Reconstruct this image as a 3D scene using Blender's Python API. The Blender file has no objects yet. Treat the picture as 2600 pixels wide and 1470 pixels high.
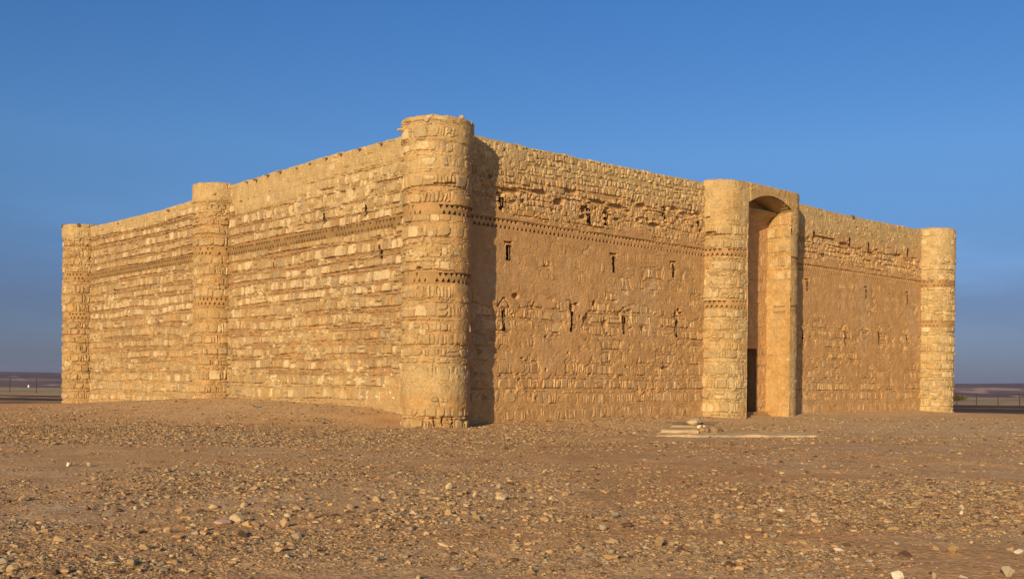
import bpy, math, random
import numpy as np
from mathutils import Vector, Matrix

random.seed(7)
scene = bpy.context.scene
COL = scene.collection

# ------------------------------------------------------------------ frame
CAMZ = 1.76
CX, CY, CA = -2.8, 37.5, math.radians(42.0)        # centre of the near corner tower, turn of the castle
UX, UY = math.cos(CA), math.sin(CA)
LEN_R, LEN_L, HTOP = 38.2, 35.6, 10.93             # gate side, left side, height
SUN_AZ = math.atan2(-.379, -.925)                  # direction TO the sun, clockwise from +Y
SUN_EL = math.radians(16.8)


def to_local(X, Y):
    dx, dy = X - CX, Y - CY
    return dx * UX + dy * UY, -dx * UY + dy * UX


def sstep(a, b, x):
    t = np.clip((x - a) / (b - a), 0, 1)
    return t * t * (3 - 2 * t)


# ------------------------------------------------------------------ noise
_T = [np.random.default_rng(100 + i).random((256, 256)).astype(np.float32) for i in range(6)]


def vnoise(x, y, k=0):
    x = np.asarray(x, dtype=np.float64); y = np.asarray(y, dtype=np.float64)
    x, y = np.broadcast_arrays(x, y)
    xi = np.floor(x).astype(np.int64); yi = np.floor(y).astype(np.int64)
    fx = x - xi; fy = y - yi
    fx = fx * fx * (3 - 2 * fx); fy = fy * fy * (3 - 2 * fy)
    T = _T[k % 6]
    o = 37 * (k // 6)
    a = T[(yi + o) & 255, (xi + o) & 255]; b = T[(yi + o) & 255, (xi + 1 + o) & 255]
    c = T[(yi + 1 + o) & 255, (xi + o) & 255]; d = T[(yi + 1 + o) & 255, (xi + 1 + o) & 255]
    return (a + (b - a) * fx) * (1 - fy) + (c + (d - c) * fx) * fy


def fbm(x, y, k=0, n=4, g=.5):
    s = 0; a = 1; t = 0
    for i in range(n):
        s = s + a * vnoise(x * 2 ** i + 13.7 * i, y * 2 ** i + 7.1 * i, k + i); t += a; a *= g
    return s / t * 2 - 1


# ------------------------------------------------------------------ object helpers
def link(o, parent=None):
    COL.objects.link(o)
    if parent is not None:
        o.parent = parent
    return o


def tag(o, label=None, cat=None, group=None, kind=None):
    if label: o['label'] = label
    if cat: o['category'] = cat
    if group: o['group'] = group
    if kind: o['kind'] = kind
    return o


class MB:
    """collects grids and polygons into one mesh with a per-vertex base colour"""
    def __init__(self):
        self.V = []; self.F4 = []; self.F3 = []; self.C = []; self.n = 0

    def grid(self, P, col, keep=None):
        r, c = P.shape[:2]
        self.V.append(P.reshape(-1, 3))
        col = np.broadcast_to(np.asarray(col, dtype=np.float32), (r, c, 3))
        self.C.append(col.reshape(-1, 3))
        idx = np.arange(r * c).reshape(r, c) + self.n
        q = np.stack([idx[:-1, :-1], idx[:-1, 1:], idx[1:, 1:], idx[1:, :-1]], -1).reshape(-1, 4)
        if keep is not None:
            q = q[keep.reshape(-1)]
        self.F4.append(q); self.n += r * c

    def raw(self, V, F3=None, F4=None, col=(.4, .3, .2)):
        V = np.asarray(V, dtype=np.float64)
        self.V.append(V)
        self.C.append(np.broadcast_to(np.asarray(col, dtype=np.float32), (len(V), 3)))
        if F3 is not None: self.F3.append(np.asarray(F3) + self.n)
        if F4 is not None: self.F4.append(np.asarray(F4) + self.n)
        self.n += len(V)

    def box(self, x0, x1, y0, y1, z0, z1, col=(.4, .3, .2)):
        V = [(x, y, z) for z in (z0, z1) for y in (y0, y1) for x in (x0, x1)]
        self.raw(V, F4=[(0, 2, 3, 1), (4, 5, 7, 6), (0, 1, 5, 4), (2, 6, 7, 3), (0, 4, 6, 2), (1, 3, 7, 5)], col=col)

    def build(self, name, mat, parent=None, smooth=False):
        V = np.concatenate(self.V).astype(np.float32)
        C = np.concatenate(self.C)
        f4 = np.concatenate(self.F4) if self.F4 else np.zeros((0, 4), int)
        f3 = np.concatenate(self.F3) if self.F3 else np.zeros((0, 3), int)
        me = bpy.data.meshes.new(name)
        me.vertices.add(len(V)); me.vertices.foreach_set('co', V.ravel())
        nl = len(f4) * 4 + len(f3) * 3
        me.loops.add(nl)
        me.loops.foreach_set('vertex_index', np.concatenate([f4.ravel(), f3.ravel()]).astype(np.int32))
        me.polygons.add(len(f4) + len(f3))
        ls = np.concatenate([np.arange(len(f4)) * 4, len(f4) * 4 + np.arange(len(f3)) * 3]).astype(np.int32)
        me.polygons.foreach_set('loop_start', ls)
        try:
            lt = np.concatenate([np.full(len(f4), 4), np.full(len(f3), 3)]).astype(np.int32)
            me.polygons.foreach_set('loop_total', lt)
        except Exception:
            pass
        me.update(calc_edges=True)
        at = me.attributes.new('Col', 'FLOAT_COLOR', 'POINT')
        at.data.foreach_set('color', np.concatenate([C, np.ones((len(C), 1))], 1).astype(np.float32).ravel())
        me.polygons.foreach_set('use_smooth', np.full(len(me.polygons), smooth, dtype=bool))
        me.materials.append(mat)
        return link(bpy.data.objects.new(name, me), parent)


def empty(name, loc=(0, 0, 0), rz=0):
    o = bpy.data.objects.new(name, None)
    o.location = loc; o.rotation_euler = (0, 0, rz); o.empty_display_size = .5
    return link(o)


# ------------------------------------------------------------------ materials
def material(name, attr=True, base=(.4, .3, .2), s1=3., a1=.25, s2=40., a2=.35, bump=.5, bd=.015, rough=.95, bs=55.):
    m = bpy.data.materials.new(name); m.use_nodes = True
    n = m.node_tree.nodes; l = m.node_tree.links
    b = n['Principled BSDF']
    b.inputs['Roughness'].default_value = rough
    b.inputs['Specular IOR Level'].default_value = .12
    tc = n.new('ShaderNodeTexCoord')
    if attr:
        c = n.new('ShaderNodeAttribute'); c.attribute_name = 'Col'; cout = c.outputs['Color']
    else:
        c = n.new('ShaderNodeRGB'); c.outputs[0].default_value = (*base, 1); cout = c.outputs[0]
    for (s, a, det) in ((s1, a1, 4), (s2, a2, 3)):
        t = n.new('ShaderNodeTexNoise'); t.inputs['Scale'].default_value = s; t.inputs['Detail'].default_value = det
        l.new(tc.outputs['Object'], t.inputs['Vector'])
        r = n.new('ShaderNodeMapRange'); r.inputs['From Min'].default_value = .3; r.inputs['From Max'].default_value = .7
        r.inputs['To Min'].default_value = 1 - a; r.inputs['To Max'].default_value = 1 + a
        l.new(t.outputs['Fac'], r.inputs['Value'])
        x = n.new('ShaderNodeVectorMath'); x.operation = 'SCALE'
        l.new(cout, x.inputs[0]); l.new(r.outputs[0], x.inputs['Scale']); cout = x.outputs[0]
    l.new(cout, b.inputs['Base Color'])
    t = n.new('ShaderNodeTexNoise'); t.inputs['Scale'].default_value = bs; t.inputs['Detail'].default_value = 4
    l.new(tc.outputs['Object'], t.inputs['Vector'])
    bp = n.new('ShaderNodeBump'); bp.inputs['Strength'].default_value = bump; bp.inputs['Distance'].default_value = bd
    l.new(t.outputs['Fac'], bp.inputs['Height']); l.new(bp.outputs[0], b.inputs['Normal'])
    return m


M_WALL = material('rubble_masonry', s1=2.2, a1=.13, s2=15., a2=.2, bump=.6, bd=.02, bs=34.)
M_MUD = material('mud_plaster', s1=1.5, a1=.15, s2=16., a2=.15, bump=.6, bd=.02, bs=30.)
M_STONE = material('limestone', s1=6., a1=.16, s2=40., a2=.2, bump=.5, bd=.01, bs=70.)
M_GRAVEL = material('gravel_stone', s1=9., a1=.15, s2=60., a2=.2, bump=.3, bd=.006)
M_CONC = material('worn_concrete', s1=1.6, a1=.14, s2=18., a2=.16, bump=.4, bd=.012, bs=45.)
M_GROUND = material('desert_soil', s1=.9, a1=.14, s2=14., a2=.3, bump=.8, bd=.03, bs=22.)
M_HILL = material('far_hills', s1=.002, a1=.15, s2=.02, a2=.2, bump=.0, bd=1.)
M_IRON = material('rusty_iron', attr=False, base=(.085, .04, .025), s1=5, a1=.3, s2=40, a2=.3, bump=.2)
M_WOOD = material('weathered_wood', attr=False, base=(.17, .11, .065), s1=4, a1=.2, s2=30, a2=.3, bump=.3)
M_LEAF = material('dry_leaves', attr=False, base=(.10, .085, .03), s1=2, a1=.3, s2=15, a2=.3, bump=0)
M_TWIG = material('dry_twigs', attr=False, base=(.14, .09, .05), s1=2, a1=.3, s2=15, a2=.3, bump=0)
M_BLUE = material('blue_plastic', attr=False, base=(.18, .32, .55), s1=4, a1=.1, s2=20, a2=.1, bump=.1, rough=.5)
M_WHITE = material('white_plaster', attr=False, base=(.75, .72, .66), s1=1, a1=.1, s2=5, a2=.1, bump=.1)

# base colours (albedo)
TAN = np.array([.41, .30, .15]); CREAM = np.array([.56, .45, .27]); GREY = np.array([.34, .27, .175])
ORNG = np.array([.40, .25, .105]); MUD = np.array([.36, .225, .10]); MUDR = np.array([.475, .285, .13])
MUDG = np.array([.455, .275, .12]); PALE = np.array([.45, .33, .165])


# ------------------------------------------------------------------ relief of rubble masonry
class Relief:
    """height (m) and albedo over (s, z): stones laid in courses, then mud mortar and plaster over them"""
    def __init__(self, s0, s1, z0, z1, res, seed):
        self.res = res; self.s0 = s0; self.z0 = z0
        self.s = np.arange(s0, s1 + res, res); self.z = np.arange(z0, z1 + res, res)
        self.W = len(self.s); self.H = len(self.z)
        self.h = np.full((self.H, self.W), -.09, np.float32); self.rec = np.zeros((self.H, self.W), np.float32); self.id = np.zeros((self.H, self.W), np.int32); self.nid = 0
        self.c = np.zeros((self.H, self.W, 3), np.float32) + MUD.astype(np.float32)
        self.r = np.random.default_rng(seed); self.seed = seed
        S, Z = np.meshgrid(self.s, self.z)
        self.S = S; self.Z = Z
        self.n1 = (fbm(S * 9 + seed * 3.1, Z * 9, 1, 2)).astype(np.float32)
        self.n2 = (fbm(S * 5 + seed * 1.7, Z * 5 + 31, 3, 3)).astype(np.float32)
        self.n3 = (fbm(S * 22 + seed, Z * 22 + 11, 2, 2)).astype(np.float32)
        self.hole = np.zeros((self.H, self.W), bool)

    def tint(self, pale=.17, grey=.20, orng=.14):
        q = self.r.random()
        c = CREAM if q < pale else GREY if q < pale + grey else ORNG if q < pale + grey + orng else TAN
        c = TAN + (c - TAN) * self.r.uniform(.45, 1.05)
        return c * self.r.uniform(.82, 1.16)

    def stone(self, cs, cz, w, h, hs, col, lean=0., rnd=.3, cut=.5, tilt=.35):
        r = self.r; res = self.res
        pad = .03
        j0 = max(0, int((cs - w / 2 - pad - self.s0) / res)); j1 = min(self.W, int((cs + w / 2 + pad - self.s0) / res) + 2)
        i0 = max(0, int((cz - h / 2 - pad - self.z0) / res)); i1 = min(self.H, int((cz + h / 2 + pad - self.z0) / res) + 2)
        if j1 - j0 < 2 or i1 - i0 < 2: return
        X = self.S[i0:i1, j0:j1] - cs; Z = self.Z[i0:i1, j0:j1] - cz
        Xl = X - lean * Z
        rad = rnd * min(w, h) * .5
        ax = np.abs(Xl) - (w / 2 - rad) * (1 + r.uniform(-.12, .12) * Z / h); az = np.abs(Z + Xl * r.uniform(-.08, .08)) - (h / 2 - rad)
        d = np.hypot(np.maximum(ax, 0), np.maximum(az, 0)) + np.minimum(np.maximum(ax, az), 0) - rad
        for _ in range(2):
            if r.random() < cut:
                a = r.choice([-1, 1]) * r.uniform(.5, 1.1) + r.choice([0, math.pi])
                nx, nz = math.cos(a), math.sin(a)
                ext = abs(nx) * w / 2 + abs(nz) * h / 2
                d = np.maximum(d, Xl * nx + Z * nz - ext * r.uniform(.68, .9))
        d = d + self.n1[i0:i1, j0:j1] * .016 + self.n2[i0:i1, j0:j1] * .02
        k = np.clip(-d / .024, 0, 1)
        hh = -.09 + (hs + .09) * np.sqrt(k) + (r.normal(0, tilt) * .06 * X / max(w, .15) + r.normal(0, tilt) * .06 * Z / max(h, .15) + self.n2[i0:i1, j0:j1] * .012)
        m = (d < 0) & (hh > self.h[i0:i1, j0:j1])
        self.h[i0:i1, j0:j1][m] = hh[m]
        self.c[i0:i1, j0:j1][m] = col
        self.nid += 1; self.id[i0:i1, j0:j1][m] = self.nid

    def courses(self, za, zb, tall=(.34, .46), flats=(1, 2), amp=.05, tint=None, cre=None, hs=.06):
        r = self.r; z = za
        sa, sb = self.s[0], self.s[-1]
        k = 0
        while z < zb:
            th = r.uniform(*tall)
            if r.random() < .08: th *= 1.25
            ph = r.uniform(0, 99)
            wav = lambda s: amp * (vnoise(s * .33 + ph, ph, 1) - .5) * 2 + .03 * (vnoise(s * 1.6 + ph, ph, 2) - .5)
            s = sa - r.uniform(0, .3)
            zone = r.uniform(0, 99)
            z += .016
            i0 = max(0, int((z - .2 - self.z0) / self.res)); i1 = min(self.H, int((z + .2 - self.z0) / self.res))
            if i1 > i0:
                wv = wav(self.s)[None, :]; on = (vnoise(self.s * 1.7 + ph, ph * 2, 0) + .6 * vnoise(self.s * 7 + ph, 3.3, 2) > .68)[None, :]
                self.rec[i0:i1] = np.maximum(self.rec[i0:i1], (np.abs(self.Z[i0:i1] - wv - z + .010) < .014) & on)
            while s < sb:
                q = r.random()
                slab = vnoise(s * .5 + zone, zone, 3)
                if q < .12 + .75 * slab: w = r.uniform(.06, .14)
                elif q < .84: w = r.uniform(.16, .34)
                else: w = r.uniform(.34, .58)
                hh = th * r.uniform(.76, 1.03)
                t = self.tint(*(tint or (.17, .20, .14)))
                if cre is not None:
                    cp = cre(s, z)
                    if r.random() < cp: t = CREAM * r.uniform(.95, 1.15)
                H = max(.015, r.normal(hs, .013))
                if r.random() < .12 and w > .2:
                    h2 = hh * r.uniform(.4, .6)
                    self.stone(s + w / 2, z + h2 / 2 + wav(s), w, h2, H, t, cut=.4)
                    self.stone(s + w / 2, z + h2 + (hh - h2) / 2 + .02 + wav(s), w, hh - h2 - .02, H * .9, self.tint(*(tint or (.17, .20, .14))), cut=.4)
                else:
                    self.stone(s + w / 2, z + hh / 2 + wav(s), w, hh, H, t, lean=r.normal(0, .09), cut=.55, rnd=r.uniform(.15, .7))
                s += w + r.uniform(.008, .034)
            zf0 = z + th - .01
            z += th + .014
            for f in range(r.integers(flats[0], flats[1] + 1)):
                fh = r.uniform(.055, .10)
                s = sa - r.uniform(0, .4)
                while s < sb:
                    w = r.uniform(.10, .5)
                    if r.random() < .94:
                        self.stone(s + w / 2, z + fh / 2 + wav(s) + r.normal(0, .008), w, fh * r.uniform(.75, 1.1), max(.01, r.normal(hs * .96, .014)), self.tint(*(tint or (.15, .14, .12))), lean=r.normal(0, .3), rnd=.6, cut=.3, tilt=.2)
                    s += w + r.uniform(.01, .06)
                z += fh + .014
            z += r.uniform(0, .02)

    def rubble(self, za, zb, lo=.14, hi=.30, amp=.05, tint=(.25, .3, .06), hs=.065, s_lo=None, s_hi=None):
        r = self.r; z = za
        sa = self.s[0] if s_lo is None else s_lo; sb = self.s[-1] if s_hi is None else s_hi
        while z < zb:
            th = r.uniform(lo, hi); ph = r.uniform(0, 99)
            s = sa - r.uniform(0, .2)
            while s < sb:
                w = min(.5, max(.1, r.lognormal(math.log(.2), .35)))
                hh = th * r.uniform(.65, 1.12)
                wv = amp * (vnoise(s * .8 + ph, ph, 1) - .5) * 2
                self.stone(s + w / 2, z + hh / 2 + wv, w, hh, max(.01, r.normal(hs, .020)), self.tint(*tint), lean=r.normal(0, .18), rnd=.45, cut=.75, tilt=.4)
                s += w + r.uniform(.0, .03)
            z += th * .96

    def blur(self, a, n):
        for ax in (0, 1):
            b = np.zeros_like(a)
            for k in range(-n, n + 1): b += np.roll(a, k, ax)
            a = b / (2 * n + 1)
        return a

    def finish(self, level, pcol, film=.25, tele=.3, deep=.05, crack=0.):
        """level(S,Z): height of the mud between and over the stones; pcol: albedo of that mud"""
        soft = self.blur(np.maximum(self.h, -.02), 2)
        L = level + tele * soft + self.n2 * .010 + self.n3 * .006 - deep * self.rec * (level < .035)
        L = np.maximum(L, -.085 + self.n2 * .012)
        m = L > self.h
        n = np.broadcast_to(pcol, self.c.shape) * (1 + .07 * self.n2[..., None])
        self.c = np.where(m[..., None], n, self.c * (1 - film) + n * film).astype(np.float32)
        self.h = np.where(m, L, self.h).astype(np.float32)
        if crack:
            e = np.zeros(self.h.shape, bool)
            e[:, 1:] |= self.id[:, 1:] != self.id[:, :-1]; e[1:] |= self.id[1:] != self.id[:-1]
            k = np.clip((fbm(self.S * 1.9 + self.seed, self.Z * 2.1, 4, 4) - .06) * 3.5, 0, 1)
            self.h -= (e * m * k * crack).astype(np.float32)

    def carve(self, s, z0, z1, w, depth=.5, rag=.022, col=None, lean=0.):
        j = slice(max(0, int((s - w - .3 - self.s0) / self.res)), int((s + w + .3 - self.s0) / self.res) + 2)
        X = self.S[:, j] - s - lean * (self.Z[:, j] - z0); Z = self.Z[:, j]
        m = (np.abs(X) < w / 2 + rag * self.n1[:, j] * 2) & (Z > z0 + rag * self.n3[:, j]) & (Z < z1 + rag * self.n3[:, j])
        self.hole[:, j][m] = True

    def notch(self, s, z, ang, ln, w, depth):
        """an oblique groove: centre, angle, length, width"""
        X = self.S - s; Z = self.Z - z
        a = X * math.cos(ang) + Z * math.sin(ang); b = -X * math.sin(ang) + Z * math.cos(ang)
        m = (np.abs(a) < ln / 2) & (np.abs(b) < w / 2 * (1 + .5 * self.n1))
        self.h[m] = np.minimum(self.h[m], -depth)

    def pit(self, s, z, rx, rz, depth):
        d = np.hypot((self.S - s) / rx, (self.Z - z) / rz) + self.n2 * .45
        self.h[d < 1] = np.minimum(self.h[d < 1], -depth)

    def at(self, s, z):
        """sample at grid of coordinates"""
        fj = np.clip((s - self.s0) / self.res, 0, self.W - 1.001); fi = np.clip((z - self.z0) / self.res, 0, self.H - 1.001)
        j = fj.astype(int); i = fi.astype(int); a = (fj - j)[None, :]; b = (fi - i)[:, None]
        h = self.h
        H = (h[np.ix_(i, j)] * (1 - a) + h[np.ix_(i, j + 1)] * a) * (1 - b) + (h[np.ix_(i + 1, j)] * (1 - a) + h[np.ix_(i + 1, j + 1)] * a) * b
        jj = np.clip(np.round(fj).astype(int), 0, self.W - 1); ii = np.clip(np.round(fi).astype(int), 0, self.H - 1)
        return H, self.c[np.ix_(ii, jj)]


ZBASE = -.6
BAND_HI, BAND_LO, BAND_H = 7.70, 5.30, .40


def zlines(dz, bands, ztop):
    """row heights split exactly at the edges of the brick friezes"""
    cuts = [ZBASE]
    for b in sorted(bands): cuts += [b - BAND_H / 2, b + BAND_H / 2]
    cuts.append(ztop)
    out = []; skip = []
    for k in range(len(cuts) - 1):
        a, b = cuts[k], cuts[k + 1]
        if k % 2 == 1: n = 1
        else: n = max(2, int(round((b - a) / dz)))
        z = np.linspace(a, b, n + 1)
        out.append(z[:-1]); skip += [k % 2 == 1] * n
    out.append(np.array([ztop]))
    return np.concatenate(out), np.array(skip)


def frieze_relief(s, zr, pitch, worn, depth, seed):
    """two rows of triangular hollows between bricks set on edge; zr from the band's middle"""
    S, Z = np.meshgrid(s, zr)
    wn = worn(S) if callable(worn) else worn
    h = .028 + .01 * fbm(S * 6, Z * 6 + seed, 2, 3)
    nz = fbm(S * 25, Z * 25 + seed, 4, 2)
    edge = vnoise(np.floor(S / pitch) * 7.3 + seed, 3.3, 5)
    for row in (0, 1):
        ph = np.floor(S / pitch + .5 * row); jit = vnoise(ph * 3.7 + seed * 2, row * 9.1, 2)
        f = np.abs(S / pitch + .5 * row - ph - .5 + .06 * (jit - .5)) * pitch
        zz = (Z - .02) / .145 if row == 0 else (-Z - .02) / .145
        keep = vnoise(ph * 5.1 + seed, row * 4.7 + 1, 3) > wn * .55
        half = .46 * pitch * np.clip(zz, 0, 1) * (1 - .55 * wn) * (.85 + .3 * jit)
        m = (f + nz * .006 < half) & (zz > .1) & (zz < 1.0) & keep
        h = np.where(m, h - depth * (1 - .5 * wn), h)
    return h, S, Z


def frieze_col(S, Z, base):
    n = fbm(S * 2.3, Z * 4 + 5, 1, 3)
    return base[None, None, :] * (1 + .1 * n[..., None])


# ------------------------------------------------------------------ the castle
castle = empty('desert_castle', (CX, CY, 0), CA)
tag(castle, 'large square sandstone desert fortress with round corner towers and a tall arched gate', 'castle')


def cols(a, b, n0, n1, ramp=True):
    """column positions, spacing n0 at a to n1 at b"""
    out = [a]
    while out[-1] < b:
        t = (out[-1] - a) / (b - a)
        out.append(out[-1] + n0 + (n1 - n0) * t)
    out[-1] = b
    return np.array(out)


def top_rows(P_top, inward, col, n=6):
    """rows that round a wall's head over and run inwards; P_top (cols,3), inward unit vectors (cols,3)"""
    prof = [(.0, .0), (.05, .05), (.14, .085), (.35, .10), (.8, .06), (1.1, .0), (1.12, -.7)]
    c = np.arange(len(P_top))
    rows = []
    for k, (i, z) in enumerate(prof):
        p = P_top + inward * i
        nz = .035 * fbm(c * .11 + 3, k * .7 + 5, 2, 3) if 0 < k < 6 else 0
        p = p + np.array([0, 0, 1])[None, :] * (z + nz)[:, None] if np.ndim(nz) else p + np.array([0, 0, z])
        rows.append(p)
    return np.stack(rows), np.broadcast_to(col, (len(prof), len(P_top), 3))


def hole_at(rel, s, z):
    j = np.clip(np.round((s - rel.s0) / rel.res).astype(int), 0, rel.W - 1); i = np.clip(np.round((z - rel.z0) / rel.res).astype(int), 0, rel.H - 1)
    return rel.hole[np.ix_(i, j)]


def build_wall(rel, s, base, normal, inward, ztop_fn, dz, bandspec, keepfn=None, capcol=PALE):
    z, skip = zlines(dz, [BAND_HI], HTOP)
    H, Cc = rel.at(s, z)
    dzt = ztop_fn(s) - HTOP
    lift = sstep(8.4, HTOP, z)[:, None] * dzt[None, :]
    P = base(s)[None, :, :] + H[..., None] * normal[None, None, :]
    P[..., 2] = z[:, None] + lift
    mb = MB()
    keep = np.repeat((~skip)[:, None], len(s) - 1, 1)
    sm = (s[:-1] + s[1:]) / 2; zm = (z[:-1] + z[1:]) / 2
    if keepfn is not None:
        keep &= keepfn(*np.meshgrid(sm, zm))
    keep &= ~hole_at(rel, sm, zm)
    mb.grid(P, Cc, keep)
    T, tc = top_rows(P[-1], np.broadcast_to(inward, (len(s), 3)), capcol)
    kt = np.ones((T.shape[0] - 1, len(s) - 1), bool)
    if keepfn is not None: kt &= keepfn(sm, np.full_like(sm, HTOP))[None, :]
    mb.grid(T, tc, kt)
    w = mb.build('wall', M_WALL, castle)
    # frieze
    pitch, worn, depth, bcol, (sA, sB), bres = bandspec
    sf = np.arange(sA, sB + bres, bres)
    zr = np.linspace(-BAND_H / 2, BAND_H / 2, int(BAND_H / .017) + 1)
    h, S, Z = frieze_relief(sf, zr, pitch, worn, depth, rel.seed)
    # meet the wall at the edges
    P = base(sf)[None, :, :] + h[..., None] * normal[None, None, :]
    P[..., 2] = BAND_HI + zr[:, None]
    fm = MB(); kp = None
    if keepfn is not None:
        kp = keepfn(*np.meshgrid((sf[:-1] + sf[1:]) / 2, BAND_HI + (zr[:-1] + zr[1:]) / 2))
    fm.grid(P, frieze_col(S, Z, bcol), kp)
    # close the lips above and below the frieze
    for zz, rowi in ((-BAND_H / 2, 0), (BAND_H / 2, -1)):
        top = base(sf) + np.array([0, 0, BAND_HI + zz]); back = top - normal[None, :] * .06; front = top + normal[None, :] * .07
        fm.grid(np.stack([back, P[rowi]]), bcol, None if kp is None else kp[rowi:rowi + 1] if rowi == 0 else kp[-1:])
    fm.build('brick_frieze', M_MUD, w)
    return w


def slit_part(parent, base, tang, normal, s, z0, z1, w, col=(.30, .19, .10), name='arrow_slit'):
    """one arrow slit: thin lips round the opening, and the splayed chamber that widens behind it"""
    mb = MB()
    o = base(np.array([s]))[0]
    rj = np.random.default_rng(int(s * 100)); n_ = 7
    jl, jr = rj.uniform(-.018, .022, n_), rj.uniform(-.018, .022, n_)
    def ring(a, b, za, zb):
        zs = np.linspace(za, zb, n_); k = 1. if a < .3 else 0.
        pts = [(a + k * jr[i], zs[i]) for i in range(n_)] + [(-a + k * jl[i], zs[i]) for i in range(n_ - 1, -1, -1)]
        pts.append(pts[0])
        return [o + tang * x + normal * b + np.array([0, 0, z]) for x, z in pts]
    a = w / 2 - .006; q = .012
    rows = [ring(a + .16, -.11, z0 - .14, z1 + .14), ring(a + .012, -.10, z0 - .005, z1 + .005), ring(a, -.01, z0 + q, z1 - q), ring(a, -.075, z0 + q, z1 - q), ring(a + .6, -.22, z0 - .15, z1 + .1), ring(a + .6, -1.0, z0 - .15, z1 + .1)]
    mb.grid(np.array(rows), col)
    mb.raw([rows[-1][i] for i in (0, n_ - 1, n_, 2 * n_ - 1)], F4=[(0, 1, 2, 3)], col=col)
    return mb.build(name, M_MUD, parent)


# ---- wall with the gate (local: along +x at y = 0, looking towards -y)
GX0, GX1, GP = 17.42, 20.95, 1.2                     # gate opening, projection of the porch
R = Relief(-.2, LEN_R + .2, ZBASE - .05, HTOP + .1, .022, 11)
R.courses(-.35, 7.5, cre=lambda s, z: .05, hs=.052)
R.courses(7.55, 8.35, tall=(.26, .34), hs=.055)
R.rubble(8.3, 11.0, lo=.11, hi=.31, amp=.09)
for _ in range(60):
    s_, z_ = R.r.uniform(.5, 37), R.r.uniform(8.3, 10.4)
    R.rubble(z_, z_ + R.r.uniform(.15, .5), lo=.09, hi=.34, s_lo=s_, s_hi=s_ + R.r.uniform(.4, 1.6), tint=(.4, .25, .06), hs=.07)
R.rubble(8.1, 9.1, lo=.22, hi=.4, s_lo=5, s_hi=16, hs=.075, tint=(.2, .2, .2))
S, Z = R.S, R.Z
nA = fbm(S * .55, Z * .8, 0, 4); nB = fbm(S * 1.3 + 40, Z * 1.7, 2, 4)
nC = fbm(S * 3.1 + 4, Z * 3.6, 5, 3)
bias = np.interp(Z, [-.5, .9, 1.5, 2.1, 2.9, 3.5, 4.0, 4.5, 5.0, 6.0, 7.5, 7.9, 8.2, 8.4, 9.7, 10.0, 10.9], [-.5, -.5, -.26, .0, .06, .12, -.12, -.10, .18, .24, .42, .3, -.1, -.5, -.5, -.32, -.12])
bias = bias + sstep(22, 25, S) * np.interp(Z, [-.5, 1.0, 2, 4.2, 7.5, 8.1, 8.4, 9.0, 9.35, 10.9], [0, .0, .18, .12, .0, 0, 0, 0, .9, .9])
mq = sstep(-.05, .06, .40 * nA + .46 * nB + .34 * nC + bias)
lev = .023 + .012 * nB + (.064 + .012 * nA - .023) * mq
lev = lev + .018 * (1 - sstep(.6, 1.4, Z)) - .030 * ((Z > 8.35) & (Z < 9.7)) * (1 - mq)
pc = MUDG[None, None, :] * np.ones(S.shape)[..., None]
pc = pc + (MUDR - MUDG)[None, None, :] * sstep(-.2, .5, nA)[..., None]
pc = pc * (1 + .10 * fbm(S * .25, Z * .2, 4, 3))[..., None]
mg = np.clip(fbm(S * .9 + 21, Z * .55, 5, 4) * 2 - .2, 0, .55)[..., None]
pc = pc * (1 - mg) + np.array([.46, .315, .175]) * mg
mg = np.clip(fbm(S * 2.3 + 2, Z * 1.2 + 8, 0, 3) * 1.6 - .3, 0, .35)[..., None]
pc = pc * (1 - mg) + np.array([.40, .225, .095]) * mg
gx = sstep(9.0, 10.5, Z)[..., None]
pc = pc * (1 - gx) + (PALE * 1.06)[None, None, :] * gx
st = np.exp(-((S - 12.8) / 1.3) ** 2) * sstep(3.8, 5, Z) * (1 - sstep(7, 7.5, Z))
pc = pc * (1 + .12 * st * (vnoise(S * 9, Z * .4, 1) - .3))[..., None]
R.c *= np.array([1.08, 1.0, .92], np.float32)
R.finish(lev, pc, film=.45, tele=.12, deep=.05, crack=.018)
# damage in the top courses
for (s, z, rx, rz, d) in ((6.2, 8.95, .32, .13, .14), (7.6, 8.8, .25, .14, .16), (10.2, 9.0, .3, .1, .12), (11.2, 9.35, .3, .14, .12), (14.4, 9.35, .5, .12, .12),
                          (5.2, 9.2, .35, .1, .12), (12.1, 8.6, .35, .12, .1), (9.7, 9.15, .5, .12, .13), (13.6, 9.5, .35, .12, .12), (8.4, 9.2, .5, .1, .12),
                          (6.9, 9.45, .4, .09, .11), (3.6, 9.05, .4, .1, .1), (28.0, 9.3, .5, .1, .1), (31, 8.95, .35, .1, .1), (34, 9.2, .4, .1, .1), (26.0, 9.45, 1.0, .05, .1),
                          (3.85, 4.98, .22, .1, .14), (8.3, 4.95, .12, .16, .12), (13.0, 2.3, .25, .1, .08), (11.4, 4.0, .14, .1, .1), (9.0, 4.1, .2, .15, .08), (7.9, 4.3, .3, .2, .06), (10.5, 4.6, .2, .2, .05)):
    R.pit(s, z, rx, rz, d)
rr = np.random.default_rng(3)
for _ in range(34):                                   # ragged little hollows where stones fell out
    R.pit(rr.uniform(2.5, 16), rr.uniform(8.35, 9.5), rr.uniform(.06, .22), rr.uniform(.04, .1), rr.uniform(.05, .12))
for _ in range(24):
    R.pit(rr.uniform(23.5, 36.5), rr.uniform(8.4, 9.4), rr.uniform(.06, .2), rr.uniform(.04, .1), rr.uniform(.05, .1))
for _ in range(40):
    R.pit(rr.uniform(2, 16.5), rr.uniform(.8, 5.2), rr.uniform(.03, .12), rr.uniform(.03, .07), rr.uniform(.03, .07))

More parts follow.
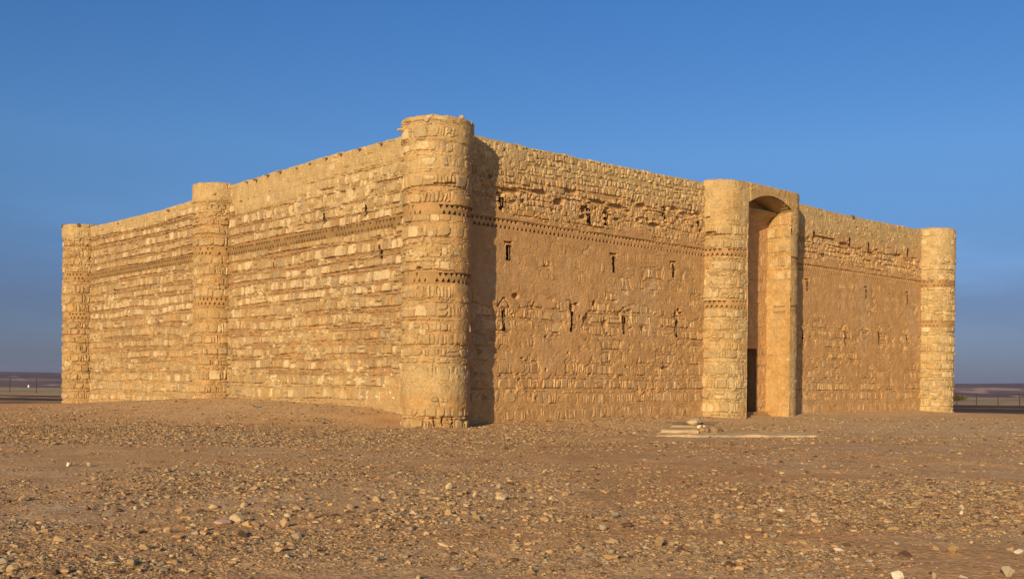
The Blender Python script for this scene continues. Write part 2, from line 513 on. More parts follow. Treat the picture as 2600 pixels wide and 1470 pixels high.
SLITS_R = []
def slit(s, z0, z1, w, kind, lean=0., lined=True):
    far = s > 23
    w = w * 1.2 + .03 if not far else w * 1.1
    R.carve(s, z0, z1, w, lean=lean, depth=.7)
    if kind == 'T':                                   # flat hood stone with a groove over it
        R.notch(s, z1 + .10, 0, .46, .05 if far else .06, .06 if far else .12)
        if not far: R.notch(s - .15, z1 + .02, .9, .22, .04, .05); R.notch(s + .15, z1 + .02, -.9, .22, .04, .05)
    if kind == 'A':                                   # two bricks leaning together
        hw, hd = (.045, .05) if far else (.07, .10)
        R.notch(s - .16, z1 + .26, .85, .46, hw, hd); R.notch(s + .16, z1 + .26, -.85, .46, hw, hd)
        R.notch(s - .28, z1 + .10, 0, .16, hw, hd); R.notch(s + .27, z1 + .10, 0, .14, hw, hd); R.notch(s, z1 + .03, 0, .3, .035, .05)
    if lined: SLITS_R.append((s, z0, z1, w))


slit(3.05, 8.21, 8.72, .14, ''); R.pit(3.0, 8.82, .22, .09, .2)
slit(7.88, 8.19, 8.85, .13, '')
slit(8.98, 8.22, 8.80, .17, ''); R.notch(8.92, 9.05, 1.45, .5, .06, .12); R.pit(8.95, 8.85, .22, .06, .15)
slit(12.74, 8.87, 9.45, .10, '', .05); R.pit(12.8, 9.5, .2, .05, .14)
slit(15.15, 8.89, 9.15, .12, ''); R.pit(15.2, 9.45, .26, .07, .16); R.pit(14.75, 9.62, .07, .3, .12)
slit(3.44, 6.31, 6.92, .17, 'T'); slit(9.43, 6.31, 7.0, .08, 'T'); slit(13.41, 6.39, 7.0, .09, 'T')
slit(3.26, 3.59, 4.45, .10, 'A'); slit(6.94, 3.69, 4.6, .10, '', .02); R.pit(6.93, 4.72, .17, .24, .32); R.pit(7.2, 4.85, .16, .05, .1)
slit(10.12, 3.71, 4.45, .10, 'A'); slit(13.67, 3.69, 4.7, .09, '', .01); R.pit(13.66, 4.75, .16, .16, .3); R.pit(13.95, 4.82, .2, .05, .1); R.pit(13.85, 4.95, .12, .08, .2)
slit(24.35, 6.49, 7.0, .09, 'T'); slit(30.36, 6.43, 7.0, .08, 'T'); slit(35.12, 6.34, 7.0, .08, 'T')
slit(28.18, 3.74, 4.5, .09, 'A'); slit(31.8, 3.84, 4.6, .09, 'A'); slit(35.12, 3.94, 4.55, .08, 'A'); slit(24.0, 3.7, 4.5, .09, 'A')
slit(24.9, 8.99, 9.7, .11, '', .03); slit(28.52, 9.18, 9.76, .12, '', .06); slit(30.56, 8.97, 9.70, .11, ''); slit(35.06, 9.14, 9.72, .11, '', .05)
slit(25.87, 8.35, 8.62, .15, '', .2); slit(29.2, 10.17, 10.46, .10, '', .1); R.notch(29.36, 10.35, 1.2, .24, .06, .12)
R.pit(3.35, 8.95, .1, .1, .1)

SR = np.array([1., 0, 0]); NR = np.array([0, -1., 0])
base_r = lambda s: np.stack([np.asarray(s, float), np.zeros(len(s)), np.zeros(len(s))], 1)
ztop_r = lambda s: np.interp(s, [0, 2, 6, 9, 13.6, 15.5, 23.5, 27, 31.4, 36.6, 38.2], np.array([10.89, 10.89, 10.87, 10.90, 10.96, 11.0, 10.97, 10.92, 10.91, 11.0, 11.02]) - .07) + .025 * fbm(s * .8, 2.2, 1, 4)
keep_r = lambda s, z: ~((s > GX0 - .25) & (s < GX1 + .25))
sr = cols(.0, LEN_R, .028, .042)
W1 = build_wall(R, sr, base_r, NR, np.array([0, 1., 0]), ztop_r, .021,
                (.222, lambda s: .15 + .35 * sstep(18, 30, s) * vnoise(s * .7, 1, 1) + .5 * np.clip(vnoise(s * .5, 9.2, 2) - .72, 0, 1) * 3, .20, MUDR * .98, (.9, 37.4), .017), keep_r)
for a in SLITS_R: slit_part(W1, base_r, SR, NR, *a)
del R

# ---- left wall (local: along +y at x = 0, looking towards -x)
L = Relief(-.2, LEN_L + .2, ZBASE - .05, HTOP + .1, .022, 23)
cre = lambda s, z: .55 * math.exp(-((z - 5.2) / .55) ** 2) * (1 if 2 < s < 32 else .3) + .25 * math.exp(-((z - 6.1) / .5) ** 2) * (s < 18) + .05
L.courses(-.3, 7.42, cre=cre, hs=.06, amp=.08)
L.courses(7.92, 11.0, tall=(.30, .42), amp=.09, hs=.066, cre=lambda s, z: .16)
for _ in range(110):                                   # patches where the course is patched with small rubble
    s_, z_ = L.r.uniform(.5, 35), L.r.uniform(.8, 7.2)
    L.rubble(z_, z_ + L.r.uniform(.2, .5), lo=.10, hi=.22, s_lo=s_, s_hi=s_ + L.r.uniform(.4, 1.8), tint=(.4, .1, .15), hs=.07)
L.rubble(8.3, 9.6, lo=.18, hi=.34, s_lo=.5, s_hi=12, amp=.09, hs=.062, tint=(.4, .12, .1))
S, Z = L.S, L.Z
nA = fbm(S * .5 + 9, Z * .7, 1, 4); nB = fbm(S * 1.4 + 4, Z * 1.8, 3, 4)
lev = -.014 + .024 * nA + .020 * nB
lev = lev + .022 * (1 - sstep(.6, 1.3, Z))
lev = lev + .05 * (1 - sstep(3, 6.5, S)) * (1 - sstep(1.4, 2.2, Z + .25 * nA))
topl = np.interp(S, [0, 4, 9, 14.5, 15.6, 16, 19, 21, 26, 36], [9.75, 9.7, 9.55, 9.35, 9.4, 10.4, 10.3, 10.3, 10.25, 10.35])
lev = lev + (.075 + .02 * nB) * sstep(-.05, .12, Z - topl + .12 * nA)
lev = lev - .05 * np.exp(-((Z - 9.95) / .12) ** 2) * (S < 9)
pc = np.ones(S.shape)[..., None] * (np.array([.315, .185, .088]))[None, None, :]
gx = (sstep(-.2, .2, Z - topl) * .85 + .55 * (1 - sstep(1.2, 2.2, Z)))[..., None]
pc = pc * (1 - gx) + PALE[None, None, :] * gx
pc = pc + ((ORNG * 1.12)[None, None, :] - pc) * (np.clip(nA * 1.6, 0, .6) * (1 - sstep(3, 6.5, Z)))[..., None]
L.finish(lev, pc, film=.2, tele=.15, deep=.05, crack=.015)
for _ in range(26):                                   # pale flakes of old plaster low down by the corner
    s_, z_ = rr.uniform(1.3, 6), rr.uniform(.9, 2.2)
    d = np.hypot((L.S - s_) / rr.uniform(.04, .12), (L.Z - z_) / rr.uniform(.03, .08)) + L.n2 * .8
    L.c[d < 1] = CREAM * 1.15
SLITS_L = []
for (s, z0, z1, w) in ((3.52, 6.36, 6.92, .23), (11.82, 6.6, 7.05, .11), (7.61, 8.15, 8.7, .17), (4.48, 8.12, 8.6, .10), (30.47, 6.25, 6.75, .12), (21.64, 7.95, 8.4, .11)):
    L.carve(s, z0, z1, w, depth=.7); SLITS_L.append((s, z0, z1, w))
for _ in range(80):
    L.pit(rr.uniform(1.5, 34), rr.uniform(.9, 10.2), rr.uniform(.03, .1), rr.uniform(.03, .07), rr.uniform(.05, .1))
for s_ in (7.75, 11.9, 13.2, 15.0, 17.2, 4.5, 23, 28):
    L.notch(s_, 8.95 + rr.uniform(-.1, .25), 1.5, .7, .05, .06)
SL = np.array([0, 1., 0]); NL = np.array([-1., 0, 0])
base_l = lambda s: np.stack([np.zeros(len(s)), np.asarray(s, float), np.zeros(len(s))], 1)
ztop_l = lambda s: np.interp(s, [0, 2.5, 5, 8.2, 11.6, 15, 16.5, 18.4, 20.5, 24.5, 29, 34, 35.6], np.array([10.93, 10.93, 10.96, 10.97, 10.94, 10.92, 10.9, 10.72, 10.69, 10.64, 10.70, 10.78, 10.8]) - .07) + .03 * fbm(s * .9, 8.2, 2, 4)
sl = cols(.0, LEN_L, .028, .044)
W2 = build_wall(L, sl, base_l, NL, np.array([1., 0, 0]), ztop_l, .020,
                (.23, lambda s: .25 + .3 * vnoise(s * .8, 3, 1), .2, MUD * .74, (.9, 34.8), .02))
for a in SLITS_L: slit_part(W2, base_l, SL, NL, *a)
del L

# ---- plain rear walls and the roof behind the parapets
mb = MB()
mb.box(LEN_R - 1.2, LEN_R, .5, LEN_L - .5, ZBASE, 10.85, TAN); mb.build('wall', M_WALL, castle)
mb = MB()
mb.box(.5, LEN_R - 1.3, LEN_L - 1.2, LEN_L, ZBASE, 10.85, TAN); mb.build('wall', M_WALL, castle)
mb = MB()
mb.box(1.1, LEN_R - 1.21, 1.1, LEN_L - 1.21, 9.9, 10.15, MUD); mb.build('roof', M_MUD, castle)


# ---- round towers
def tower(cx, cy, a0, a1, rad, seed, level, pcol, ztop=10.97, flare=.05, worn=.4, res=.028, bcol=MUD, tint=None, cream=None, pits=(), slabs=False, fdepth=.11):
    s0, s1 = rad * a0, rad * a1
    q = Relief(s0, s1, ZBASE - .05, ztop + .1, .022, seed)
    q.courses(-.35, 5.08, tall=(.28, .50), tint=tint, hs=.055, cre=cream)
    q.courses(5.52, 7.45, tall=(.30, .5), tint=tint, hs=.055, cre=cream)
    for _ in range(44):
        s_, z_ = q.r.uniform(s0, s1), q.r.choice([q.r.uniform(.2, 4.8), q.r.uniform(5.6, 7.2), q.r.uniform(8, 10.4)])
        q.rubble(z_, z_ + q.r.uniform(.15, .4), lo=.08, hi=.26, s_lo=s_, s_hi=s_ + q.r.uniform(.3, 1.1), tint=(.25, .15, .12), hs=.062)
    if slabs:
        z_ = 5.55
        while z_ < 6.3:
            fh = q.r.uniform(.06, .12); s_ = s0
            while s_ < s1:
                w_ = q.r.uniform(.2, .8); q.stone(s_ + w_ / 2, z_ + fh / 2 + .04 * math.sin(s_ * 2), w_, fh, q.r.normal(.065, .015), q.tint(.05, .1, .2), lean=q.r.normal(0, .2), rnd=.5, cut=.3); s_ += w_ + .02
            z_ += fh + .012
    q.courses(7.92, 11.1, tall=(.3, .42), tint=tint, hs=.058, cre=cream)
    nA = fbm(q.S * .9 + seed, q.Z * .8, 1, 4); nB = fbm(q.S * 1.8 + seed, q.Z * 1.8, 3, 3)
    q.finish(level(q.S / rad, q.Z, nA, nB), pcol(q.S / rad, q.Z, nA, nB), film=.3, tele=.22, deep=.045, crack=.026)
    for p in pits: q.pit(p[0] * rad, *p[1:])
    z, skip = zlines(res, [BAND_LO, BAND_HI], ztop)
    s = np.arange(s0, s1, res); th = s / rad
    H, Cc = q.at(s, z)
    def ring(zz, hh):
        rr_ = rad * (1 - .022 * (1 - sstep(0, 9, zz))) + flare * sstep(ztop - .95, ztop - .75, zz)
        P = np.zeros(hh.shape + (3,))
        rho = rr_[:, None] + hh
        P[..., 0] = cx + rho * np.cos(th_)[None, :]; P[..., 1] = cy + rho * np.sin(th_)[None, :]; P[..., 2] = zz[:, None]
        return P
    th_ = th
    P = ring(z, H)
    ripple = .03 * fbm(th * 2 + seed, 1.1, 1, 4) + .045 * fbm(th * 6 + seed, 2.2, 3, 3)
    P[..., 2] += sstep(9.5, ztop, z)[:, None] * ripple[None, :]
    m = MB(); m.grid(P, Cc, np.repeat((~skip)[:, None], len(s) - 1, 1))
    rows = []
    for k_, (f, dz) in enumerate(((1, 0), (.96, .05), (.88, .075), (.6, .08), (.3, .06), (0.0, .05))):
        p = P[-1].copy(); p[:, 0] = cx + (p[:, 0] - cx) * f; p[:, 1] = cy + (p[:, 1] - cy) * f; p[:, 2] = p[:, 2] * f + (1 - f) * ztop + dz + (.02 * fbm(th * 5, k_ * 3.1, 2, 3) if k_ else 0)
        rows.append(p)
    m.grid(np.stack(rows), PALE * .95)
    t = m.build('tower', M_WALL, castle)
    for bz in (BAND_LO, BAND_HI):
        sf = np.arange(s0, s1, .016); th_ = sf / rad
        zr = np.linspace(-BAND_H / 2, BAND_H / 2, 25)
        h, S_, Z_ = frieze_relief(sf, zr, .215, worn if not callable(worn) else (lambda s_: worn(s_ / rad)), fdepth, seed + bz)
        f = MB(); Pf = ring(bz + zr, h); f.grid(Pf, frieze_col(S_, Z_, bcol))
        for rowi, zz in ((0, -BAND_H / 2), (-1, BAND_H / 2)):
            back = ring(np.array([bz + zz]), np.full((1, len(sf)), -.06))[0]
            f.grid(np.stack([back, Pf[rowi]]), bcol)
        f.build('brick_frieze', M_MUD, t)
    return t


PI = math.pi
one = lambda S: np.ones(S.shape)[..., None]

def lev_front(a, Z, nA, nB):
    right = sstep(4.35, 4.75, a + .12 * nB)                     # the side towards the gate wall keeps its plaster
    l = .008 + .02 * nA + .012 * nB
    l = l + right * (.052 * ((Z > 3.0) & (Z < 8.2)) + .02)
    l = l + .05 * sstep(.55, .75, Z) * (1 - sstep(1.7, 2.2, Z + .2 * nA))
    l = l + .02 * sstep(8.6, 9, Z)
    l = l - .05 * (Z < .35)
    return l
def col_front(a, Z, nA, nB):
    c = one(Z) * (MUD * 1.14)
    g = (.7 * (1 - sstep(1.8, 3, Z)) * sstep(.9, 1.3, Z) + .6 * sstep(8.6, 9.2, Z))[..., None]
    c = c * (1 - g) + PALE * g
    o = (sstep(.2, .5, Z) * (1 - sstep(.8, 1.3, Z + .3 * nA)) * .8)[..., None]
    c = c * (1 - o) + ORNG * 1.15 * o
    return c
FRONT = tower(0, 0, PI / 2 - .25, 2 * PI + .2, 1.21, 31, lev_front, col_front, ztop=10.95, flare=.06,
      worn=lambda a: np.clip(1.05 - 1.1 * sstep(3.85, 4.5, a), 0, 1), res=.020, slabs=True, fdepth=.19,
      pits=((4.05, .18, .07, .16, .2), (4.28, .22, .05, .16, .2), (4.62, .16, .05, .18, .22), (4.0, .33, .22, .03, .15), (4.4, .36, .28, .025, .1), (3.55, 5.62, .12, .05, .15), (4.5, 8.65, .2, .03, .12), (4.2, 8.6, .3, .025, .08)),
      cream=lambda s, z: .22 if z > 9 else .06)

def lev_plain(a, Z, nA, nB):
    return .004 + .022 * nA + .012 * nB + .056 * sstep(9.95, 10.1, Z) + .02 * nB * (Z > 9.9) + .012 * (1 - sstep(.5, 1.2, Z))
def col_plain(a, Z, nA, nB):
    c = one(Z) * (MUD * 1.12); g = (.85 * sstep(9.9, 10.1, Z))[..., None]
    return c * (1 - g) + PALE * g
tower(0, 17.35, PI / 2 - .2, 3 * PI / 2 + .2, 1.15, 37, lev_plain, col_plain, ztop=10.93, flare=.05, worn=.5, res=.026, bcol=ORNG * .95, cream=lambda s, z: .3 if 6.2 < z < 7 else .06)
tower(0, LEN_L, 0, 3 * PI / 2 + .25, 1.2, 41, lambda a, Z, nA, nB: lev_plain(a, Z, nA, nB) - .012, col_plain, ztop=10.85, flare=.02, worn=.55, res=.034, bcol=ORNG * .95)

def lev_right(a, Z, nA, nB):
    return .008 + .03 * nA + .014 * nB + .035 * sstep(8.6, 9.0, Z)
tower(LEN_R, 0, PI - .25, 5 * PI / 2, 1.33, 43, lev_right, lambda a, Z, nA, nB: one(Z) * (PALE * 1.04), ztop=11.02, flare=.0, worn=.45, res=.034, cream=lambda s, z: .2)

# ---- gate porch: two quarter-round piers, a flat front with a segmental arch between them
PA0 = 15.72; PA1 = 22.40; QR = 1.2
xl, xr = PA0 + QR, PA1 - QR
arc = QR * PI / 2; flat = xr - xl; LPOR = 2 * arc + flat

def porch_base(s):
    s = np.asarray(s, float)
    P = np.zeros((len(s), 3)); N = np.zeros((len(s), 3))
    a = np.clip(s / QR, 0, PI / 2); b = np.clip((s - arc - flat) / QR, 0, PI / 2)
    left = s < arc; right = s > arc + flat
    P[:, 0] = np.where(left, xl - QR * np.cos(a), np.where(right, xr + QR * np.sin(b), xl + s - arc))
    P[:, 1] = -np.where(left, QR * np.sin(a), np.where(right, QR * np.cos(b), QR))
    N[:, 0] = np.where(left, -np.cos(a), np.where(right, np.sin(b), 0)); N[:, 1] = -np.where(left, np.sin(a), np.where(right, np.cos(b), 1))
    return P, N
def arch_z(x): return 10.13 + .48 * (1 - ((x - (GX0 + GX1) / 2) / ((GX1 - GX0) / 2)) ** 2)

PT = 11.0
q = Relief(-.1, LPOR + .1, ZBASE - .05, PT + .1, .022, 51)
q.courses(-.35, 5.08, tall=(.28, .46), flats=(1, 2), hs=.055, cre=lambda s, z: .12)
for _ in range(14):
    s_, z_ = q.r.uniform(0, 2.3), q.r.choice([q.r.uniform(.2, 4.8), q.r.uniform(5.7, 7.2)])
    q.rubble(z_, z_ + q.r.uniform(.15, .4), lo=.08, hi=.26, s_lo=s_, s_hi=s_ + q.r.uniform(.3, .9), tint=(.25, .15, .12), hs=.062)
q.courses(5.52, 7.45, tall=(.34, .5), flats=(1, 3), hs=.058, cre=lambda s, z: .25)
q.courses(7.92, 11.1, tall=(.3, .44), flats=(1, 2), hs=.055, cre=lambda s, z: .15)
nA = fbm(q.S * .8 + 3, q.Z * .8, 1, 4); nB = fbm(q.S * 1.9 + 8, q.Z * 1.9, 3, 3)
lev = .006 + .02 * nA + .014 * nB + .05 * sstep(8.8, 9.2, q.Z + .4 * nA) + .03 * sstep(arc - .1, arc + .2, q.S + .2 * nB) + .03 * (q.S > arc + .6)
pc = one(q.Z) * PALE
pc = pc + (ORNG * 1.12 - pc) * np.clip(.25 + nA, 0, .6)[..., None]
q.finish(lev, pc, film=.35, tele=.22, deep=.04, crack=.024)
for (s, z, rx, rz, d) in ((.35, 8.62, .28, .05, .14), (.75, 8.5, .3, .05, .12), (.2, 9.3, .1, .05, .1), (1.7, 3.1, .03, .3, .07), (2.0, 3.7, .05, .1, .1)): q.pit(s, z, rx, rz, d)
z, skip = zlines(.03, [BAND_LO, BAND_HI], PT)
s = cols(0, LPOR, .03, .03)
H, Cc = q.at(s, z)
Pb, Nb = porch_base(s)
P = Pb[None] + H[..., None] * Nb[None]; P[..., 2] = z[:, None] + sstep(9.5, PT, z)[:, None] * (.03 * fbm(s * .7, 4.4, 1, 3) + .02)[None]
xm = (Pb[:-1, 0] + Pb[1:, 0]) / 2; zm = (z[:-1] + z[1:]) / 2
XM, ZM = np.meshgrid(xm, zm)
front = (s[:-1] > arc - .01) & (s[1:] < arc + flat + .01)
openm = (XM > GX0) & (XM < GX1) & front[None, :]
rowtop = np.searchsorted(z, 9.95)
keep = np.repeat((~skip)[:, None], len(s) - 1, 1) & ~(openm & (ZM < arch_z(XM) + .0))
pm = MB(); pm.grid(P, Cc, keep)
T, tc = top_rows(P[-1], -Nb, PALE)
pm.grid(T[:5], tc[:5])
# ground-to-top deck closing the porch head, vault soffit over the opening
deckx = np.linspace(PA0 + .3, PA1 - .3, 30)
pm.grid(np.stack([np.stack([deckx, np.full(30, y), np.full(30, PT + .03)], 1) for y in (-.75, .3)]), PALE)
vx = np.linspace(GX0, GX1, 60)
vy = np.linspace(-GP - .068, .12, 20)
VX, VY = np.meshgrid(vx, vy)
VZ = arch_z(VX) + .012 * np.sign(np.sin(VX * 26)) + .01 * fbm(VX * 4, VY * 4, 2, 3)
pm.grid(np.stack([VX, VY, VZ], -1), PALE * .95)
porch = pm.build('entrance_porch', M_WALL, castle)
for bz in (BAND_LO, BAND_HI):
    sf = np.arange(0.05, LPOR - .05, .016); zr = np.linspace(-BAND_H / 2, BAND_H / 2, 25)
    h, S_, Z_ = frieze_relief(sf, zr, .225, .3, .18, 60 + bz)
    pb, nb = porch_base(sf)
    Pf = pb[None] + h[..., None] * nb[None]; Pf[..., 2] = bz + zr[:, None]
    xm = (pb[:-1, 0] + pb[1:, 0]) / 2
    kp = np.repeat(~((xm > GX0) & (xm < GX1) & (sf[:-1] > arc - .01) & (sf[1:] < arc + flat + .01))[None], len(zr) - 1, 0)
    f = MB(); f.grid(Pf, frieze_col(S_, Z_, MUD * 1.12), kp)
    for rowi in (0, -1):
        bk = pb - nb * .06; bk[:, 2] = bz + zr[rowi]
        f.grid(np.stack([bk, Pf[rowi]]), MUD, kp[:1])
    f.build('brick_frieze', M_MUD, porch)

# jambs of the opening
def jamb(x, sgn, seed):
    j = Relief(-.1, GP + .2, ZBASE - .05, 10.4, .022, seed)
    j.courses(-.35, 10.3, tall=(.4, .6), hs=.05, cre=lambda s, z: .35)
    nA = fbm(j.S * 1.2 + seed, j.Z * .8, 1, 4); nB = fbm(j.S * 2.5, j.Z * 2, 3, 3)
    lv = .06 - .045 * sstep(6.3, 7.0, j.Z) + .022 * nA + .01 * nB
    pc = one(j.Z) * (ORNG * 1.2); pc = pc + (PALE * 1.05 - pc) * np.clip(.15 + 1.1 * nA, 0, .9)[..., None]
    pc = pc * (1 - .18 * np.clip(nB * 2 - .5, 0, 1)[..., None])
    j.finish(lv, pc, film=.35)
    fr = (np.abs(j.Z - 5.3) < .2)
    if sgn < 0:
        m0 = (j.S > .25) & (j.S < .95)
        for row in (0, 1):
            zz = (j.Z - 5.32) / .15 if row == 0 else (5.28 - j.Z) / .15
            f_ = np.abs((j.S / .13 + .5 * row) % 1 - .5) * .13
            j.h[m0 & (zz > .1) & (zz < 1) & (f_ < .058 * np.clip(zz, 0, 1))] = -.06
    zz = np.arange(ZBASE, 10.2, .03); pp = np.arange(-.05, GP + .13, .025)
    H, Cc = j.at(pp, zz)
    Pj = np.zeros(H.shape + (3,)); Pj[..., 0] = x + sgn * (H - .05); Pj[..., 1] = -(GP + .02 - pp)[None, :]; Pj[..., 2] = zz[:, None]
    m = MB(); m.grid(Pj, Cc); return m.build('door_jamb', M_WALL, porch)
jamb(GX1 + .02, -1, 53); jamb(GX0 - .02, 1, 54)

# back of the recess with the doorway
DX0, DX1, DZ0, DZ1 = 18.3, 20.13, .26, 3.36
b = Relief(GX0 - .2, GX1 + .2, ZBASE - .05, 11.0, .022, 57)
b.courses(-.3, 10.9, tall=(.4, .55), hs=.045, cre=lambda s, z: .1)
nA = fbm(b.S * 1.1, b.Z * .8, 1, 4); nB = fbm(b.S * 2.4, b.Z * 2, 3, 3)
b.finish(.04 + .022 * nA + .012 * nB, one(b.Z) * (MUDR * 1.05), film=.35)
s = np.arange(GX0 - .06, GX1 + .08, .03); z = np.arange(ZBASE, 10.75, .03)
H, Cc = b.at(s, z)
P = np.zeros(H.shape + (3,)); P[..., 0] = s[None, :]; P[..., 1] = .13 - H; P[..., 2] = z[:, None]
XM, ZM = np.meshgrid((s[:-1] + s[1:]) / 2, (z[:-1] + z[1:]) / 2)
rag = .03 * fbm(XM * 8, ZM * 8, 1, 2)
m = MB(); m.grid(P, Cc, ~((XM > DX0 + rag) & (XM < DX1 + rag) & (ZM > DZ0 - .3) & (ZM < DZ1 + rag)))
m.build('recess_wall', M_WALL, porch)
m = MB()                                              # the passage behind the door opening
x0, x1, y0, y1 = DX0 - .06, DX1 + .06, .10, 7.5
V = [(x0, y0, DZ0), (x1, y0, DZ0), (x1, y0, DZ1 + .06), (x0, y0, DZ1 + .06), (x0, y1, DZ0), (x1, y1, DZ0), (x1, y1, DZ1 + .06), (x0, y1, DZ1 + .06)]
m.raw(V, F4=[(4, 5, 6, 7), (0, 1, 5, 4), (1, 2, 6, 5), (2, 3, 7, 6), (3, 0, 4, 7)], col=MUD * .9)
m.build('doorway', M_MUD, porch)
m = MB()                                              # plank door set deep in the passage
for k in range(9):
    xa = DX0 + (DX1 - DX0) * k / 9; xb = DX0 + (DX1 - DX0) * (k + 1) / 9 - .012
    m.box(xa, xb, .62 + .006 * (k % 2), .68, DZ0 + .01, DZ1 - .02)
for zb in (.7, 1.7, 2.8): m.box(DX0, DX1, .585, .619, zb, zb + .14)
m.build('door', M_WOOD, porch)


def rough_box(mb, x0, x1, y0, y1, z0, z1, col, seed, n=.02, res=.06):
    """a hand-cut block: box faces as noisy grids that share their edges"""
    nx = max(2, int((x1 - x0) / res)); ny = max(2, int((y1 - y0) / res)); nz = max(2, int((z1 - z0) / res))
    def disp(P):
        k = np.stack([fbm(P[..., 0] * 3.1 + seed, P[..., 1] * 3.3 + P[..., 2] * 2.7, i, 3) for i in range(3)], -1)
        q_ = P + k * n
        return q_
    X = np.linspace(x0, x1, nx); Y = np.linspace(y0, y1, ny); Zs = np.linspace(z0, z1, nz)
    for y in (y0, y1):
        A, B = np.meshgrid(X, Zs); mb.grid(disp(np.stack([A, np.full_like(A, y), B], -1)), col)
    for x in (x0, x1):
        A, B = np.meshgrid(Y, Zs); mb.grid(disp(np.stack([np.full_like(A, x), A, B], -1)), col)
    for z_ in (z0, z1):
        A, B = np.meshgrid(X, Y); mb.grid(disp(np.stack([A, B, np.full_like(A, z_)], -1)), col)


m = MB(); rough_box(m, DX0 - .2, 20.55, -.35, .14, -.3, .25, MUD * 1.15, 3); m.build('step', M_MUD, porch)
m = MB(); rough_box(m, DX0 - .5, 20.2, -.72, -.33, -.3, .12, MUD * 1.15, 5); m.build('step', M_MUD, porch)
m = MB()                                              # moulded ledge at the foot of the vault
prof = [(.14, 9.70), (-.03, 9.76), (-.05, 9.84), (-.40, 10.0), (-.41, 10.13), (-.36, 10.16), (.04, 10.19), (.06, 10.75), (.14, 10.75)]
xs = np.linspace(GX0 - .02, GX1 + .02, 40)
G_ = np.stack([np.stack([xs, np.full(40, y) + .008 * fbm(xs * 3, k * 5., 1, 2), np.full(40, zz) + .008 * fbm(xs * 3 + 9, k * 5., 2, 2)], 1) for k, (y, zz) in enumerate(prof)])
m.grid(G_, PALE); m.build('cornice', M_MUD, porch)

# ---- stone spouts along the parapets
def spout(x, y, z, dx, dy, ln, w=.13, h=.10, col=(.30, .21, .125), seed=0):
    mb = MB(); n = np.array([dx, dy, 0.]); t = np.array([-dy, dx, 0.])
    k = 8; rows = []
    r2 = np.random.default_rng(seed)
    for f, sc, dzz in ((-.35, 1., 0), (.0, 1., 0), (.5, .95, -.01), (.9, .8, -.02), (1., .45, -.03)):
        ring = []
        for a in np.linspace(0, 2 * PI, k + 1)[:-1]:
            ring.append(np.array([x, y, z]) + n * ln * f + t * w * .6 * math.cos(a) * sc * (1 + .2 * r2.uniform(-1, 1)) + np.array([0, 0, h * .6 * math.sin(a) * sc + dzz]))
        ring.append(ring[0]); rows.append(ring)
    mb.grid(np.array(rows), col)
    e = np.array(rows[-1][:k]); mb.raw(np.concatenate([e, e.mean(0)[None]]), F3=[(i, (i + 1) % k, k) for i in range(k)], col=col)
    return mb.build('water_spout', M_STONE, castle)
for i, (y, dz_, ln) in enumerate(((1.9, .0, .32), (3.4, -.02, .3), (4.95, -.02, .26), (6.3, -.02, .28), (7.4, -.04, .34), (8.7, -.05, .22), (9.8, -.06, .24), (11.2, -.02, .4), (12.35, -.03, .34), (13.4, -.06, .4), (14.3, -.04, .34), (23.0, -.1, .3), (30.0, -.1, .25))):
    spout(0, y, float(ztop_l(np.array([y]))[0]) + dz_ - .01, -1, 0, ln * .8, seed=i, w=.09 + .05 * (i % 3) / 2, h=.06 + .04 * (i % 2), col=((.30, .21, .12), (.36, .26, .15), (.26, .18, .105))[i % 3])
a = PI + .55
spout(1.2 * math.cos(PI * .92), 1.2 * math.sin(PI * .92), 10.62, math.cos(PI * .92), math.sin(PI * .92), .36, seed=31, col=(.5, .38, .22))
a = 3.75; spout(1.25 * math.cos(a), 1.25 * math.sin(a), 10.83, math.cos(a), math.sin(a), .12, w=.17, h=.17, seed=32, col=(.42, .31, .19))
for a in (3.0, 4.1): spout(1.2 * math.cos(a), LEN_L + 1.2 * math.sin(a), 10.82, math.cos(a), math.sin(a), .16, w=.2, h=.2, seed=33, col=(.14, .10, .07))
spout(28.9, 0, 10.85, 0, -1, .12, w=.24, h=.2, seed=34, col=(.16, .10, .06))


# ------------------------------------------------------------------ ground
def smooth_prof(t, xs, ys):
    return np.interp(t, xs, ys)


